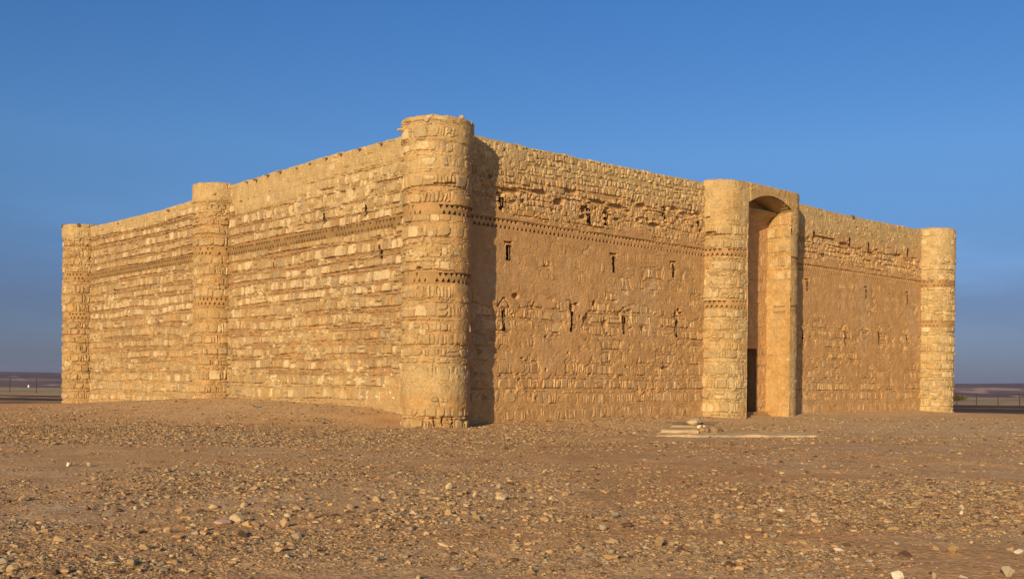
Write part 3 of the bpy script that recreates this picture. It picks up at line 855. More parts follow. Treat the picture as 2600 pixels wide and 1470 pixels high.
def density(X, Y):
    """how thickly gravel covers the soil (0 bare .. 1.6 crowded)"""
    n = fbm(X * .22, Y * .45, 1, 4); n2 = fbm(X * .9 + 7, Y * 1.3, 2, 3)
    n3 = fbm(X * 2.6 + 3, Y * 3.2, 4, 3)
    d = .46 + 1.45 * n + .6 * n2 + .45 * n3
    lx, ly = to_local(X, Y)
    def patch(cx, cy, rx, ry, v, d):
        w = np.exp(-(((X - cx) / rx) ** 2 + ((Y - cy) / ry) ** 2) ** 1.5)
        return d * (1 - w) + v * w
    d = patch(9.5, 24.0, 7.5, 4.2, .22 + .25 * np.maximum(n2, 0), d)
    d = patch(17, 45, 12, 12, .16, d)
    d = patch(-9.5, 46, 9, 6.5, .22 + .1 * n2, d)
    d = patch(-20, 57, 6, 8, .3, d)
    d = patch(-9, 31, 9, 4.5, 1.25 + .4 * n2, d)
    d = patch(-13, 33, 7, 2.2, 1.7, d)
    d = patch(-5.5, 27, 3.5, 2.2, 1.6, d)
    d = patch(-2, 25, 3.5, 3, .5 + .4 * n2, d)
    d = patch(1.8, 19.5, 2.2, 3.2, .35 + .3 * n2, d)
    d = patch(-3.9, 12.2, 1.5, .9, .35, d)
    d = patch(3.7, 9.5, .8, .3, .15, d)
    d = patch(-5, 16, 1.6, 1.4, 1.35, d)
    d = patch(5.5, 14.5, 3.0, 2.6, 1.25 + .4 * n2, d)
    d = patch(8.0, 17.5, 2.5, 2.0, 1.3 + .4 * n2, d)
    d = patch(-4.2, 9.4, 1.6, .7, 1.4, d)
    d = patch(2.4, 10.6, 1.6, .9, 1.15 + .4 * n2, d)
    d = patch(-.6, 14.8, 1.3, 1.0, 1.1, d)
    d = patch(0.0, 11.2, 1.3, 1.2, .45, d)
    d = d * (1 + .5 * n3)
    base = np.exp(-np.maximum(np.maximum(-lx - .2, -ly - .2), 0) / .5) * (lx < 39) * (ly < 37)
    return np.clip(d + .5 * base, .03, 1.7)


def far_drop(r):
    return -np.clip(.021 * (r - 140) * sstep(130, 190, r), 0, 37)


def ground_z(X, Y, micro=True):
    lx, ly = to_local(X, Y)
    r = np.hypot(X, Y)
    m = smooth_prof(ly, [-1, .2, 1.0, 2.2, 3.6, 5, 8, 11.5, 15.5, 20, 24, 29, 33.5, 36], [0, 0, .16, .38, .54, .61, .65, .66, .71, .55, .40, .16, .02, 0])
    z = m * np.exp(-(np.maximum(-lx - .8, 0) / 5.0) ** 2) * (lx < 30)
    z = z + .09 * sstep(1.5, 4, lx) * (1 - sstep(36, 38, lx)) * np.exp(-(np.maximum(-ly, 0) / 2.5) ** 2) * (ly < 30) * (1 - np.exp(-((lx - 19.2) / 2.6) ** 4))
    dw = np.minimum(np.maximum(-lx, 0) + 50 * (lx > 0), np.maximum(-ly, 0) + 50 * (ly > 0))
    z = z - .02 + .10 * np.exp(-dw / .4) * (dw < 40) * np.clip(.35 + fbm(X * .9, Y * .9, 0, 3), 0, 1)
    roll = sstep(0, 8, np.hypot(X + 3, Y - 36)) * np.exp(-np.maximum(r - 60, 0) / 60)
    z = z + roll * .07 * fbm(X * .16, Y * .16, 3, 3) * sstep(6, 14, r)
    z = z + far_drop(r)
    if micro:
        near = np.exp(-np.maximum(r - 14, 0) / 30)
        z = z + near * (.022 * fbm(X * 1.7, Y * 1.7, 1, 4) + .012 * fbm(X * 7, Y * 7, 2, 3) * (.6 + .5 * density(X, Y)))
    return z


def spaced(start, step, grow, end, cap=None):
    out = [start]
    while out[-1] < end:
        out.append(out[-1] + step)
        step *= grow
        if cap: step = min(step, cap)
    return np.array(out)


ypos = np.concatenate([-spaced(0, 6, 1.35, 9000)[::-1][:-1], np.arange(0, 7.9, .5), np.arange(8, 20, .04), spaced(20, .05, 1.012, 160), ])
ypos = np.concatenate([ypos, spaced(ypos[-1] + 3, 4, 1.12, 9500)])
xh = np.concatenate([np.arange(0, 7.0, .05), spaced(7.05, .055, 1.012, 60)])
xh = np.concatenate([xh, spaced(xh[-1] + 1, 1.2, 1.2, 9500)])
xpos = np.concatenate([-xh[::-1][:-1], xh])
X, Y = np.meshgrid(xpos, ypos)
Z = ground_z(X, Y)
dn = density(X, Y); r = np.hypot(X, Y)
sand = np.array([.57, .355, .170]); red = np.array([.54, .295, .122]); palec = np.array([.60, .41, .215]); grav = np.array([.34, .22, .115])
nr = fbm(X * .35 + 5, Y * .5, 4, 4)
c = sand + (red - sand) * np.clip(.45 + 1.1 * nr, 0, 1)[..., None]
npale = np.clip(fbm(X * .5 + 11, Y * .8 + 2, 0, 4) * 2.2 - .25, 0, 1) * np.exp(-r / 60)
c = c * (1 - .65 * npale[..., None]) + np.array([.56, .415, .26]) * .65 * npale[..., None]
lx, ly = to_local(X, Y)
strip = (np.exp(-(np.maximum(-ly, 0) / 4.5) ** 2) * (ly < 2) * sstep(3, 9, lx) * .85 + np.exp(-(np.maximum(-lx, 0) / 5) ** 2) * (lx < 2) * sstep(1, 5, ly) * .45)[..., None]
c = c * (1 - strip) + np.array([.61, .43, .24]) * strip
w = np.clip(np.exp(-((X - 19) / 12) ** 2 - ((Y - 44) / 13) ** 2) * 1.2 + .75 * np.exp(-(((X + 9) / 10) ** 2 + ((Y - 46) / 8) ** 2)), 0, 1)[..., None]
c = c * (1 - w) + palec * w
gw = (np.clip((dn - .6) * 1.25, 0, 1) * .62 * (.55 + .9 * np.clip(fbm(X * 1.1, Y * 1.6, 5, 4) + .3, 0, 1)) * np.exp(-r / 500))
gw = np.clip(gw, 0, .9)[..., None]
c = c * (1 - gw) + grav * gw
# a belt of dark flint beyond the castle, then the pale plain
nb = fbm(X * .05, Y * .16, 2, 4)
side = sstep(22, 27, np.abs(X))
belt = sstep(62, 66, Y + 6 * nb - .12 * np.minimum(X, 0)) * (1 - sstep(84, 91, Y + 5 * nb - .08 * np.minimum(X, 0))) * side
streak = np.clip(1 - 4.5 * np.clip(fbm(X * .09, Y * .35 + 3, 5, 3) - .22, 0, 1), .1, 1)
bw = (belt * streak)[..., None]
c = c * (1 - bw) + np.array([.085, .058, .042]) * bw
pw = sstep(85, 96, Y + 5 * nb)[..., None]
pn = fbm(X * .03, Y * .05, 1, 4)
plain = np.array([.40, .315, .185]) * (1 + .12 * pn)[..., None]
scrub = (np.clip(fbm(X * .12, Y * .3, 3, 3) - .35, 0, 1) * 3)[..., None]
plain = plain * (1 - .55 * np.clip(scrub, 0, 1))
c = np.where(bw > .02, c, c * (1 - pw) + plain * pw)
mb = MB(); mb.grid(np.stack([X, Y, Z], -1), c)
g = mb.build('ground', M_GROUND, smooth=True); tag(g, kind='structure')

# ---- far hills
az = np.radians(np.linspace(-75, 75, 900)); rad_ = np.concatenate([np.linspace(1300, 4600, 190), np.linspace(4700, 7500, 14)])
A, RR = np.meshgrid(az, rad_)
X = RR * np.sin(A); Y = RR * np.cos(A)
ramp = sstep(1400, 4300, RR)
nz = fbm(X * .0011 + 3, Y * .0011, 1, 5)
top = 5.0 + 4.0 * np.interp(np.degrees(A), [-75, -27, -24.5, -22, 20, 24, 27, 75], [.5, 1.1, .8, -.6, -1.4, -1.2, .3, .8]) + 1.5 * fbm(A * 30, A * 3, 2, 3)
Zh = -37.6 + ramp * (37.6 + top) + 5 * nz * sstep(1400, 1900, RR) * (1 - .75 * sstep(3300, 4300, RR))
Zh = np.where(RR > 4500, Zh - (RR - 4500) * .012, Zh)
Zh = np.where(RR > 7300, -40, Zh)
pn = fbm(A * 42, Zh * .16 + 9, 3, 4); pq = fbm(A * 120, Zh * .35, 1, 3)
dark = np.array([.150, .085, .055]); pl = np.array([.62, .42, .28])
k = (sstep(.30, .52, pn + .25 * pq) * .75)[..., None]
hc = dark * (1 + .55 * fbm(A * 25, Zh * .22, 4, 4))[..., None] * (1 - k) + pl * k
base_strip = sstep(-18, -14, Zh) * (1 - sstep(-12.5, -11, Zh))
hc = hc * (1 - .35 * base_strip[..., None]) + pl * .8 * (.35 * base_strip[..., None])
mb = MB(); mb.grid(np.stack([X, Y, Zh], -1), hc)
h = mb.build('hills', M_HILL, smooth=True); tag(h, kind='structure')


# ------------------------------------------------------------------ stones and gravel
def ico():
    t = (1 + 5 ** .5) / 2
    V = np.array([(-1, t, 0), (1, t, 0), (-1, -t, 0), (1, -t, 0), (0, -1, t), (0, 1, t), (0, -1, -t), (0, 1, -t), (t, 0, -1), (t, 0, 1), (-t, 0, -1), (-t, 0, 1)], float)
    F = np.array([(0, 11, 5), (0, 5, 1), (0, 1, 7), (0, 7, 10), (0, 10, 11), (1, 5, 9), (5, 11, 4), (11, 10, 2), (10, 7, 6), (7, 1, 8), (3, 9, 4), (3, 4, 2), (3, 2, 6), (3, 6, 8), (3, 8, 9), (4, 9, 5), (2, 4, 11), (6, 2, 10), (8, 6, 7), (9, 8, 1)])
    return V / np.linalg.norm(V[0]), F


def subdiv(V, F):
    V = list(map(tuple, V)); cache = {}; out = []
    def mid(a, b):
        k = (min(a, b), max(a, b))
        if k not in cache:
            p = np.array(V[a]) + np.array(V[b]); p /= np.linalg.norm(p); V.append(tuple(p)); cache[k] = len(V) - 1
        return cache[k]
    for a, b, c_ in F:
        x, y, z_ = mid(a, b), mid(b, c_), mid(c_, a)
        out += [(a, x, z_), (b, y, x), (c_, z_, y), (x, y, z_)]
    return np.array(V), np.array(out)


IV, IF = ico()
def rock_shape(seed, level=2, cuts=7, rough=.06):
    r = np.random.default_rng(seed)
    V, F = IV, IF
    for _ in range(level): V, F = subdiv(V, F)
    V = V.copy()
    for _ in range(cuts):                              # flat broken faces
        n = r.normal(size=3); n /= np.linalg.norm(n); d = r.uniform(.38, .8)
        q_ = V @ n - d; V -= np.outer(np.maximum(q_, 0), n) * .95
    V += rough * r.normal(size=V.shape) * (.5 if level > 1 else 1)
    V -= (V.max(0) + V.min(0)) / 2
    V /= (V.max(0) - V.min(0)) / 2                     # fills the box -1..1
    return V, F


PALETTE = {'p': (.54, .41, .24), 'o': (.48, .32, .155), 't': (.45, .31, .165), 'g': (.38, .31, .21), 'w': (.68, .60, .46), 'b': (.17, .10, .06), 'k': (.50, .34, .26), 's': (.48, .295, .14)}
NAMES = {'p': 'pale cream', 'o': 'orange tan', 't': 'tan', 'g': 'greyish', 'w': 'whitish', 'b': 'dark brown', 'k': 'pinkish'}
_rock = {}
def rock_mesh(variant, colour):
    k = (variant, colour)
    if k not in _rock:
        V, F = rock_shape(500 + variant, 2, 9 + variant % 5, .035)
        mb = MB(); mb.raw(V, F3=F, col=PALETTE[colour]); o = mb.build('stone', M_STONE)
        _rock[k] = o.data; bpy.data.objects.remove(o)
    return _rock[k]


def put_stone(x, y, w, h, colour, variant, yaw, label, group, z=None, sink=.2, depth=None, tilt=0.):
    o = bpy.data.objects.new('stone', rock_mesh(variant, colour))
    gz = float(ground_z(np.array([x]), np.array([y]))[0]) if z is None else z
    o.location = (x, y, gz + h * (.5 - sink)); o.scale = (w / 2, (depth or w * .8) / 2, h * (.5 + sink * .5)); o.rotation_euler = (tilt, tilt * .5, yaw)
    link(o); tag(o, label, 'stone', group)
    return o


STONES = [(-3.33,12.53,0.18,0.12,'p'),(-4.83,11.06,0.14,0.06,'o'),(-5.40,11.69,0.06,0.05,'o'),(-5.24,11.64,0.13,0.04,'t'),(-4.20,11.59,0.15,0.07,'t'),(-3.90,11.68,0.07,0.06,'t'),(-4.06,11.82,0.10,0.04,'t'),(-3.76,10.61,0.10,0.06,'t'),(-2.70,12.34,0.12,0.09,'t'),(-2.37,11.40,0.11,0.07,'g'),(-2.34,10.55,0.13,0.06,'t'),(-2.20,10.16,0.07,0.05,'w'),(-3.00,11.44,0.14,0.06,'b'),(-4.00,13.87,0.15,0.06,'p'),(-3.63,13.94,0.06,0.06,'p'),(-2.51,13.06,0.10,0.08,'t'),(-2.86,13.75,0.12,0.05,'t'),(-3.47,14.73,0.15,0.06,'t'),(-3.01,14.82,0.11,0.08,'t'),(-5.08,13.01,0.15,0.05,'g'),(-5.03,13.82,0.06,0.05,'p'),(-5.06,14.31,0.09,0.04,'p'),(-5.62,13.69,0.09,0.06,'b'),(-5.16,13.60,0.10,0.04,'b'),(-4.27,13.35,0.11,0.05,'t'),(-7.04,17.43,0.11,0.05,'o'),(-6.29,19.26,0.13,0.08,'t'),(-8.48,19.77,0.09,0.08,'w'),(-8.11,19.82,0.11,0.08,'g'),(-3.46,12.38,0.19,0.05,'k'),(-3.51,11.89,0.06,0.05,'o'),(-3.21,10.77,0.10,0.03,'t'),(-3.81,10.08,0.05,0.03,'w'),(-4.51,9.91,0.04,0.04,'g'),(-4.23,8.99,0.07,0.04,'g'),(-4.07,9.18,0.08,0.05,'b'),(-3.88,9.29,0.06,0.03,'t'),(-1.00,16.58,0.10,0.10,'p'),(-0.14,15.08,0.16,0.08,'p'),(0.20,15.01,0.10,0.05,'b'),(0.31,15.22,0.07,0.06,'p'),(0.60,15.24,0.08,0.06,'p'),(0.84,15.73,0.13,0.07,'t'),(-0.80,13.35,0.14,0.10,'t'),(-1.25,13.44,0.11,0.04,'p'),(-1.63,13.21,0.12,0.04,'o'),(-1.43,13.70,0.06,0.05,'o'),(-2.16,13.85,0.14,0.07,'t'),(-2.13,13.52,0.10,0.03,'b'),(-1.90,14.63,0.14,0.08,'t'),(-1.04,14.75,0.19,0.06,'t'),(-0.54,15.34,0.08,0.08,'p'),(-0.76,15.58,0.11,0.05,'t'),(-1.33,15.58,0.11,0.05,'t'),(0.01,17.24,0.12,0.05,'b'),(0.32,17.08,0.13,0.06,'t'),(-0.20,16.59,0.06,0.08,'g'),(-1.29,9.97,0.07,0.05,'g'),(-0.35,10.61,0.07,0.04,'t'),(-0.61,10.79,0.06,0.02,'p'),(0.19,9.42,0.09,0.06,'t'),(-0.80,9.07,0.07,0.04,'p'),(-0.50,9.54,0.12,0.03,'g'),(1.59,10.96,0.11,0.08,'o'),(0.72,10.72,0.09,0.05,'t'),(1.38,12.37,0.16,0.05,'b'),(1.43,10.84,0.09,0.02,'p'),(3.55,9.44,0.11,0.08,'w'),(4.66,9.63,0.11,0.09,'g'),(3.90,9.47,0.05,0.07,'p'),(4.18,9.51,0.08,0.03,'w'),(4.64,10.80,0.12,0.08,'o'),(5.34,10.84,0.11,0.05,'w'),(5.38,11.07,0.08,0.04,'o'),(4.58,11.07,0.08,0.04,'o'),(4.07,10.66,0.16,0.05,'b'),(3.49,10.90,0.13,0.04,'w'),(3.68,11.25,0.09,0.04,'b'),(4.27,11.37,0.09,0.03,'w'),(3.58,10.28,0.07,0.02,'w'),(6.20,14.16,0.05,0.06,'w'),(3.03,14.51,0.09,0.07,'o'),(2.68,13.32,0.09,0.07,'t'),(3.71,14.13,0.11,0.05,'w'),(4.70,14.21,0.15,0.05,'t'),(2.96,12.29,0.08,0.04,'o'),(2.89,11.64,0.04,0.05,'o'),(6.55,21.54,0.10,0.07,'o'),(4.97,11.94,0.09,0.04,'g'),(1.79,9.19,0.04,0.04,'p'),(2.46,9.21,0.10,0.02,'w'),(2.35,9.20,0.08,0.04,'t')]
SPECIAL = {0: 'largest pale cream boulder of the left foreground, leaning beside a flat pinkish slab', 1: 'low orange tan stone in the left foreground with a long dark shadow to its right',
 3: 'long thin tan slab behind the orange stone with the long shadow', 2: 'small orange lump left of the thin tan slab at far left', 4: 'wide tan stone in a row with two smaller stones, left foreground',
 5: 'small upright tan stone at the right end of the left foreground row', 6: 'low tan stone in the middle of the left foreground row', 7: 'rounded tan stone on bare soil in front of the left foreground row',
 8: 'pointed tan stone leaning to the right of the largest pale boulder', 9: 'grey triangular stone standing in front of the pointed tan stone', 10: 'wide flat tan stone just behind a small whitish pebble in the foreground',
 11: 'small whitish pebble in front of the wide flat tan stone', 12: 'dark brown rounded stone in front of the largest pale boulder', 13: 'low pale cream stone with a sloping top behind the largest boulder', 29: 'flat pinkish slab touching the left of the largest pale boulder',
 15: 'blocky tan stone far right of the largest boulder with a shadow behind', 19: 'long grey stone lying alone on soil at left', 28: 'grey stone beside a white pebble in the left middle distance', 27: 'white pebble beside a grey stone in the left middle distance',
 26: 'tan pyramid stone farthest back on the left gravel', 32: 'tiny bright white pebble in the left foreground gravel', 35: 'dark brown stone at the bottom left of the picture', 37: 'upright pale stone behind the row of stones in the middle',
 38: 'rounded pale boulder, biggest in the row of stones in the middle', 39: 'dark brown stone lying right of the rounded pale boulder in the row', 43: 'tan pyramid shaped stone standing alone in front of the middle row', 44: 'pale flat slab left of the tan pyramid stone',
 63: 'round orange tan stone alone on the right of the foreground', 65: 'flat dark brown slab in bare soil right of the centre', 67: 'smooth oval white stone on bare red soil at lower right', 68: 'grey angular stone at the lower right corner', 69: 'narrow pale stone right of the smooth oval white stone', 71: 'orange tan rock in the right foreground behind the oval white stone',
 72: 'long white stone near the right edge of the foreground', 75: 'wide dark brown flat stone in the right foreground gravel', 76: 'slanting white slab in the right foreground gravel', 80: 'upright white chip standing on the right gravel',
 81: 'orange lump on gravel below the concrete slabs', 84: 'long low tan stone in the middle of the right gravel', 87: 'orange tan stone farthest back on bare soil at right', 66: 'thin pale chip beside the round orange stone', 62: 'long grey flat stone at the bottom centre of the picture', 60: 'tan stone with a dark shadow at the bottom centre'}


def zone(x, y):
    a = x / y
    d = 'near foreground' if y < 11.2 else 'middle foreground' if y < 14.5 else 'farther gravel' if y < 20 else 'distant gravel'
    s_ = 'far left' if a < -.32 else 'left' if a < -.12 else 'centre' if a < .12 else 'right' if a < .32 else 'far right'
    return f'{d} at {s_}' if s_ != 'centre' else f'{d} at the centre'


rs = np.random.default_rng(77)
classes = {}
todo = []
for i, (x, y, w, h, c_) in enumerate(STONES):
    todo.append((x, y, w * 1.12, h * 1.12, c_, SPECIAL.get(i), i))
n_extra = 0
while n_extra < 205:
    y = 9.0 + 15 * rs.random() ** 1.5; x = (rs.random() * 1.06 - .53) * y
    if density(np.array([x]), np.array([y]))[0] < rs.uniform(.2, 1.3): continue
    w = .045 + .05 * rs.random() ** 2 + .002 * (y - 9)
    w *= 1.25
    h = w * rs.uniform(.28, .65)
    if any((x - t[0]) ** 2 + (y - t[1]) ** 2 < (w * .6 + t[2] * .6) ** 2 for t in todo): continue
    if rs.random() < .35:
        x, y = rs.normal(-1.8, 1.9), 12.2 + abs(rs.normal(0, 2.6))
        if abs(x) > .5 * y: continue
    c_ = rs.choice(list('ttttooppgb'))
    todo.append((x, y, w, h, c_, None, n_extra)); n_extra += 1
for (x, y, w, h, c_, lab, i) in todo:
    shape = 'flat' if h / w < .4 else 'chunky'
    grp = 'larger stones on the desert gravel'
    if lab is None:
        lab = f'{shape} {NAMES[c_]} stone lying on the {zone(x, y)}'
        grp = f'{shape} {NAMES[c_]} stones on the {zone(x, y)}'
    v_ = 20 if c_ == 'w' and i == 67 else int(rs.integers(0, 14))
    put_stone(x, y, w, h, c_, v_, rs.uniform(-.5, .5) if i == 67 else rs.uniform(0, 6.28), lab, grp, tilt=rs.uniform(-.15, .15))

# gravel: one uncountable cover of little stones
NG = 120000
yy = []; xx = []
while sum(map(len, yy)) < NG:
    n = 60000
    y = 8.2 * (52 / 8.2) ** rs.random(n); x = (rs.random(n) * 1.16 - .58) * y
    ok = density(x, y) > rs.random(n) * 1.7
    lx, ly = to_local(x, y)
    ok &= ~((lx > -.1) & (ly > -.1)) & ~(np.hypot(lx, ly) < 1.25) & ~(np.hypot(lx, ly - 17.35) < 1.2) & ~(np.hypot(lx, ly - LEN_L) < 1.25) & ~(np.hypot(lx - LEN_R, ly) < 1.35) & ~((ly > -1.25) & (lx > 15.4) & (lx < 22.9)) & (lx < 60)
    yy.append(y[ok]); xx.append(x[ok])
y = np.concatenate(yy)[:NG]; x = np.concatenate(xx)[:NG]
size = (.0026 + .00036 * y) * np.exp(rs.normal(0, .6, NG)) + .0015
size = np.clip(size, .004, .045)
shapes = [rock_shape(900 + k, 0, 4, .12) for k in range(16)]
shapes1 = [rock_shape(950 + k, 1, 6, .05) for k in range(10)]
gz = ground_z(x, y)
pal = np.array([PALETTE[k] for k in 'ssssstttoopgggbbbb'])
pc = pal[rs.integers(0, len(pal), NG)] * rs.uniform(.62, 1.02, (NG, 1))
mb = MB()
big = size > .018
for sh, sel_all in ((shapes, ~big), (shapes1, big)):
    pick = rs.integers(0, len(sh), NG)
    for k, (V, F) in enumerate(sh):
        sel = np.where((pick == k) & sel_all)[0]
        if not len(sel): continue
        n = len(sel)
        sc = np.stack([size[sel] * rs.uniform(.8, 1.9, n), size[sel] * rs.uniform(.6, 1.1, n), size[sel] * rs.uniform(.25, .75, n)], 1)
        a = rs.uniform(0, 6.28, n); tx = rs.normal(0, .12, n)
        P = V[None] * sc[:, None, :]
        P[..., 2] += P[..., 0] * tx[:, None]
        ca, sa = np.cos(a)[:, None], np.sin(a)[:, None]
        Q = np.stack([P[..., 0] * ca - P[..., 1] * sa + x[sel][:, None], P[..., 0] * sa + P[..., 1] * ca + y[sel][:, None], P[..., 2] + (gz[sel] + sc[:, 2] * .45)[:, None]], -1)
        nv = len(V)
        FF = (F[None] + (np.arange(n) * nv)[:, None, None]).reshape(-1, 3)
        mb.raw(Q.reshape(-1, 3), F3=FF)
        mb.C[-1] = np.repeat(pc[sel], nv, 0)
g = mb.build('gravel', M_GRAVEL)
tag(g, 'loose gravel of small tan and dark stones covering the desert soil', 'gravel', kind='stuff')

# ------------------------------------------------------------------ slabs by the gate
def quad_slab(name, pts, z0, z1, col, seed, mat, n=.02, res=24):
    """a slab with a four-cornered outline, thickness z0..z1 and worn edges"""
    p = np.array(pts, float)
    u_ = np.linspace(0, 1, res)
    A, B = np.meshgrid(u_, u_)
    XY = (p[0] * (1 - A)[..., None] + p[1] * A[..., None]) * (1 - B)[..., None] + (p[3] * (1 - A)[..., None] + p[2] * A[..., None]) * B[..., None]
    e = np.minimum(np.minimum(A, 1 - A), np.minimum(B, 1 - B))
    XY = XY + n * 2.0 * np.stack([fbm(XY[..., 0] * 2 + seed, XY[..., 1] * 2, 1, 3), fbm(XY[..., 0] * 2, XY[..., 1] * 2 + seed, 2, 3)], -1)
    Zt = z1 + n * .5 * fbm(XY[..., 0] * 3 + seed, XY[..., 1] * 3, 3, 3) - n * .8 * (e < .02)
    mb = MB()
    mb.grid(np.concatenate([XY, Zt[..., None]], -1), col)
    ring = [(0, j) for j in range(res)] + [(i, res - 1) for i in range(1, res)] + [(res - 1, j) for j in range(res - 2, -1, -1)] + [(i, 0) for i in range(res - 2, -1, -1)]
    top = np.array([[*XY[i, j], Zt[i, j]] for i, j in ring])
    rows = [top]
    for f in (.33, .66, 1.):
        r_ = top.copy(); r_[:, 2] = top[:, 2] * (1 - f) + z0 * f
        r_[:, :2] += n * .5 * np.stack([fbm(r_[:, 0] * 6, f * 9 + r_[:, 1] * 6, 1, 2), fbm(r_[:, 0] * 6 + 5, f * 9 + r_[:, 1] * 6, 2, 2)], 1)
        rows.append(r_)
    mb.grid(np.stack(rows), col)
    return mb.build(name, mat)


CONC = np.array([.50, .36, .205])
o = quad_slab('paved_strip', [(4.5, 32.5), (9.95, 33.2), (10.5, 35.7), (5.2, 35.9)], -.15, .03, CONC * .95, 1, M_CONC, n=.09, res=48)
tag(o, 'flat low strip of worn concrete paving lying on the sand before the gate', 'paving')
o = quad_slab('concrete_slab', [(4.92, 33.75), (6.12, 33.9), (6.3, 35.6), (5.2, 35.6)], .0, .145, CONC * 1.0, 3, M_CONC, n=.035)
tag(o, 'smooth low concrete slab at the left end of the paved strip', 'concrete slab')
o = quad_slab('concrete_slab', [(5.5, 35.65), (7.3, 35.9), (7.3, 37.2), (5.8, 37.2)], -.05, .20, CONC * .95, 5, M_CONC, n=.04)
tag(o, 'grey concrete slab behind the others that carries the rough rock', 'concrete slab')
o = quad_slab('mortar_block', [(6.14, 33.95), (7.2, 34.9), (7.0, 35.85), (6.28, 35.6)], .0, .215, np.array([.42, .27, .135]), 7, M_MUD, n=.11)
tag(o, 'crumbling rubble and mortar block at the right of the concrete slab', 'block')
put_stone(6.42, 36.2, .58, .24, 'p', 5, .4, 'rough pale cream rock resting on the grey concrete slab', 'rocks on the slabs', z=.20, sink=.08, depth=.45)
put_stone(6.22, 34.15, .16, .11, 'w', 3, .4, 'larger whitish lump on the near edge of the rubble block', 'rocks on the slabs', z=.195, sink=.15)
put_stone(6.42, 34.3, .12, .09, 'w', 6, 1.4, 'smaller whitish lump on the near edge of the rubble block', 'rocks on the slabs', z=.195, sink=.15)
mb = MB()                                             # old plank behind the rock
P0 = np.array([5.55, 36.75, .25]); P1 = np.array([7.35, 36.6, .265]); d = (P1 - P0) / np.linalg.norm(P1 - P0); nrm = np.array([-d[1], d[0], 0])
k = 14; rows = []
for f in np.linspace(0, 1, k):
    c0 = P0 + (P1 - P0) * f + np.array([0, 0, .01 * math.sin(f * 7)])
    rows.append([c0 + nrm * a * .07 + np.array([0, 0, b_ * .028]) for a, b_ in ((-1, -1), (1, -1), (1, 1), (-1, 1), (-1, -1))])
mb.grid(np.array(rows), (.15, .1, .06))
for e in (rows[0], rows[-1]): mb.raw(e[:4], F4=[(0, 1, 2, 3)], col=(.15, .1, .06))
o = mb.build('plank', M_WOOD); tag(o, 'thin dark weathered plank lying under the rough rock on the grey slab', 'plank')

# stone lying on the near tower's rim
put_stone(*[float(v) for v in (CX + 1.12 * math.cos(CA + 4.93), CY + 1.12 * math.sin(CA + 4.93))], .17, .15, 't', 2, .3, 'small stone lying on the rim of the nearest round tower', 'stones on the tower rim', z=11.02, sink=.1)

# scrap of blue plastic
X, Y = np.meshgrid(np.linspace(-.13, .13, 14), np.linspace(-.1, .1, 11))
Zs = .05 + .045 * fbm(X * 9, Y * 9, 1, 3)
mb = MB(); gz0 = float(ground_z(np.array([-10.1]), np.array([40.9]))[0])
mb.grid(np.stack([X * 1.2 - 10.1, Y + 40.9, Zs + gz0], -1), (.2, .3, .5)); mb.grid(np.stack([X * 1.2 - 10.1, Y + 40.9, Zs + gz0 - .012], -1), (.2, .3, .5))
o = mb.build('litter_scrap', M_BLUE); tag(o, 'small crumpled scrap of blue plastic on the sand before the left wall', 'litter')


# ------------------------------------------------------------------ fences
def tube(mb, a, b, r0, r1, col=(.16, .08, .045), k=6):
    a = np.array(a, float); b = np.array(b, float); d = b - a; d /= np.linalg.norm(d)
    t = np.cross(d, (0, 0, 1.)) if abs(d[2]) < .9 else np.cross(d, (1., 0, 0)); t /= np.linalg.norm(t); w_ = np.cross(d, t)
    rows = [[p + r_ * (t * math.cos(q_) + w_ * math.sin(q_)) for q_ in np.linspace(0, 2 * PI, k + 1)] for p, r_ in ((a, r0), (b, r1), (b + d * r1 * .3, r1 * .1))]
    mb.grid(np.array(rows), col)


def fence(pts, hts, label):
    f = empty('fence', (pts[0][0], pts[0][1], 0)); tag(f, label, 'fence')
    ox, oy = pts[0]
    tops = []
    for (x, y), hh in zip(pts, hts):
        z0 = float(ground_z(np.array([x]), np.array([y]))[0]); lean = random.uniform(-.03, .03)
        mb = MB(); tube(mb, (x - ox, y - oy, z0 - .3), (x - ox + lean, y - oy, z0 + hh), .035, .03)
        mb.box(x - ox - .04 + lean, x - ox + .04 + lean, y - oy - .04, y - oy + .04, z0 + hh - .02, z0 + hh + .02)
        mb.build('post', M_IRON, f); tops.append((x - ox, y - oy, z0))
    for frac in (.45, .88):
        for i in range(len(tops) - 1):
            a_ = tops[i]; b_ = tops[i + 1]
            mb = MB(); tube(mb, (a_[0], a_[1], a_[2] + hts[i] * frac), (b_[0], b_[1], b_[2] + hts[i + 1] * frac), .004, .004); mb.build('wire', M_IRON, f)


lp = [(-54.7, 101.8), (-51.0, 99.5), (-47.38, 97.2), (-43.66, 94.63), (-39.6, 91.4), (-35.4, 88.2), (-31.2, 85.0)]
fence(lp, [1.3] * 7, 'row of thin rusty posts crossing the plain left of the castle')
rp = [(34.6, 83.9), (36.0, 83.3), (37.3, 82.69), (38.75, 82.05), (40.1, 81.3), (41.5, 80.6), (43.0, 79.8)]
fence(rp, [.95] * 7, 'row of thin rusty posts crossing the plain right of the castle')

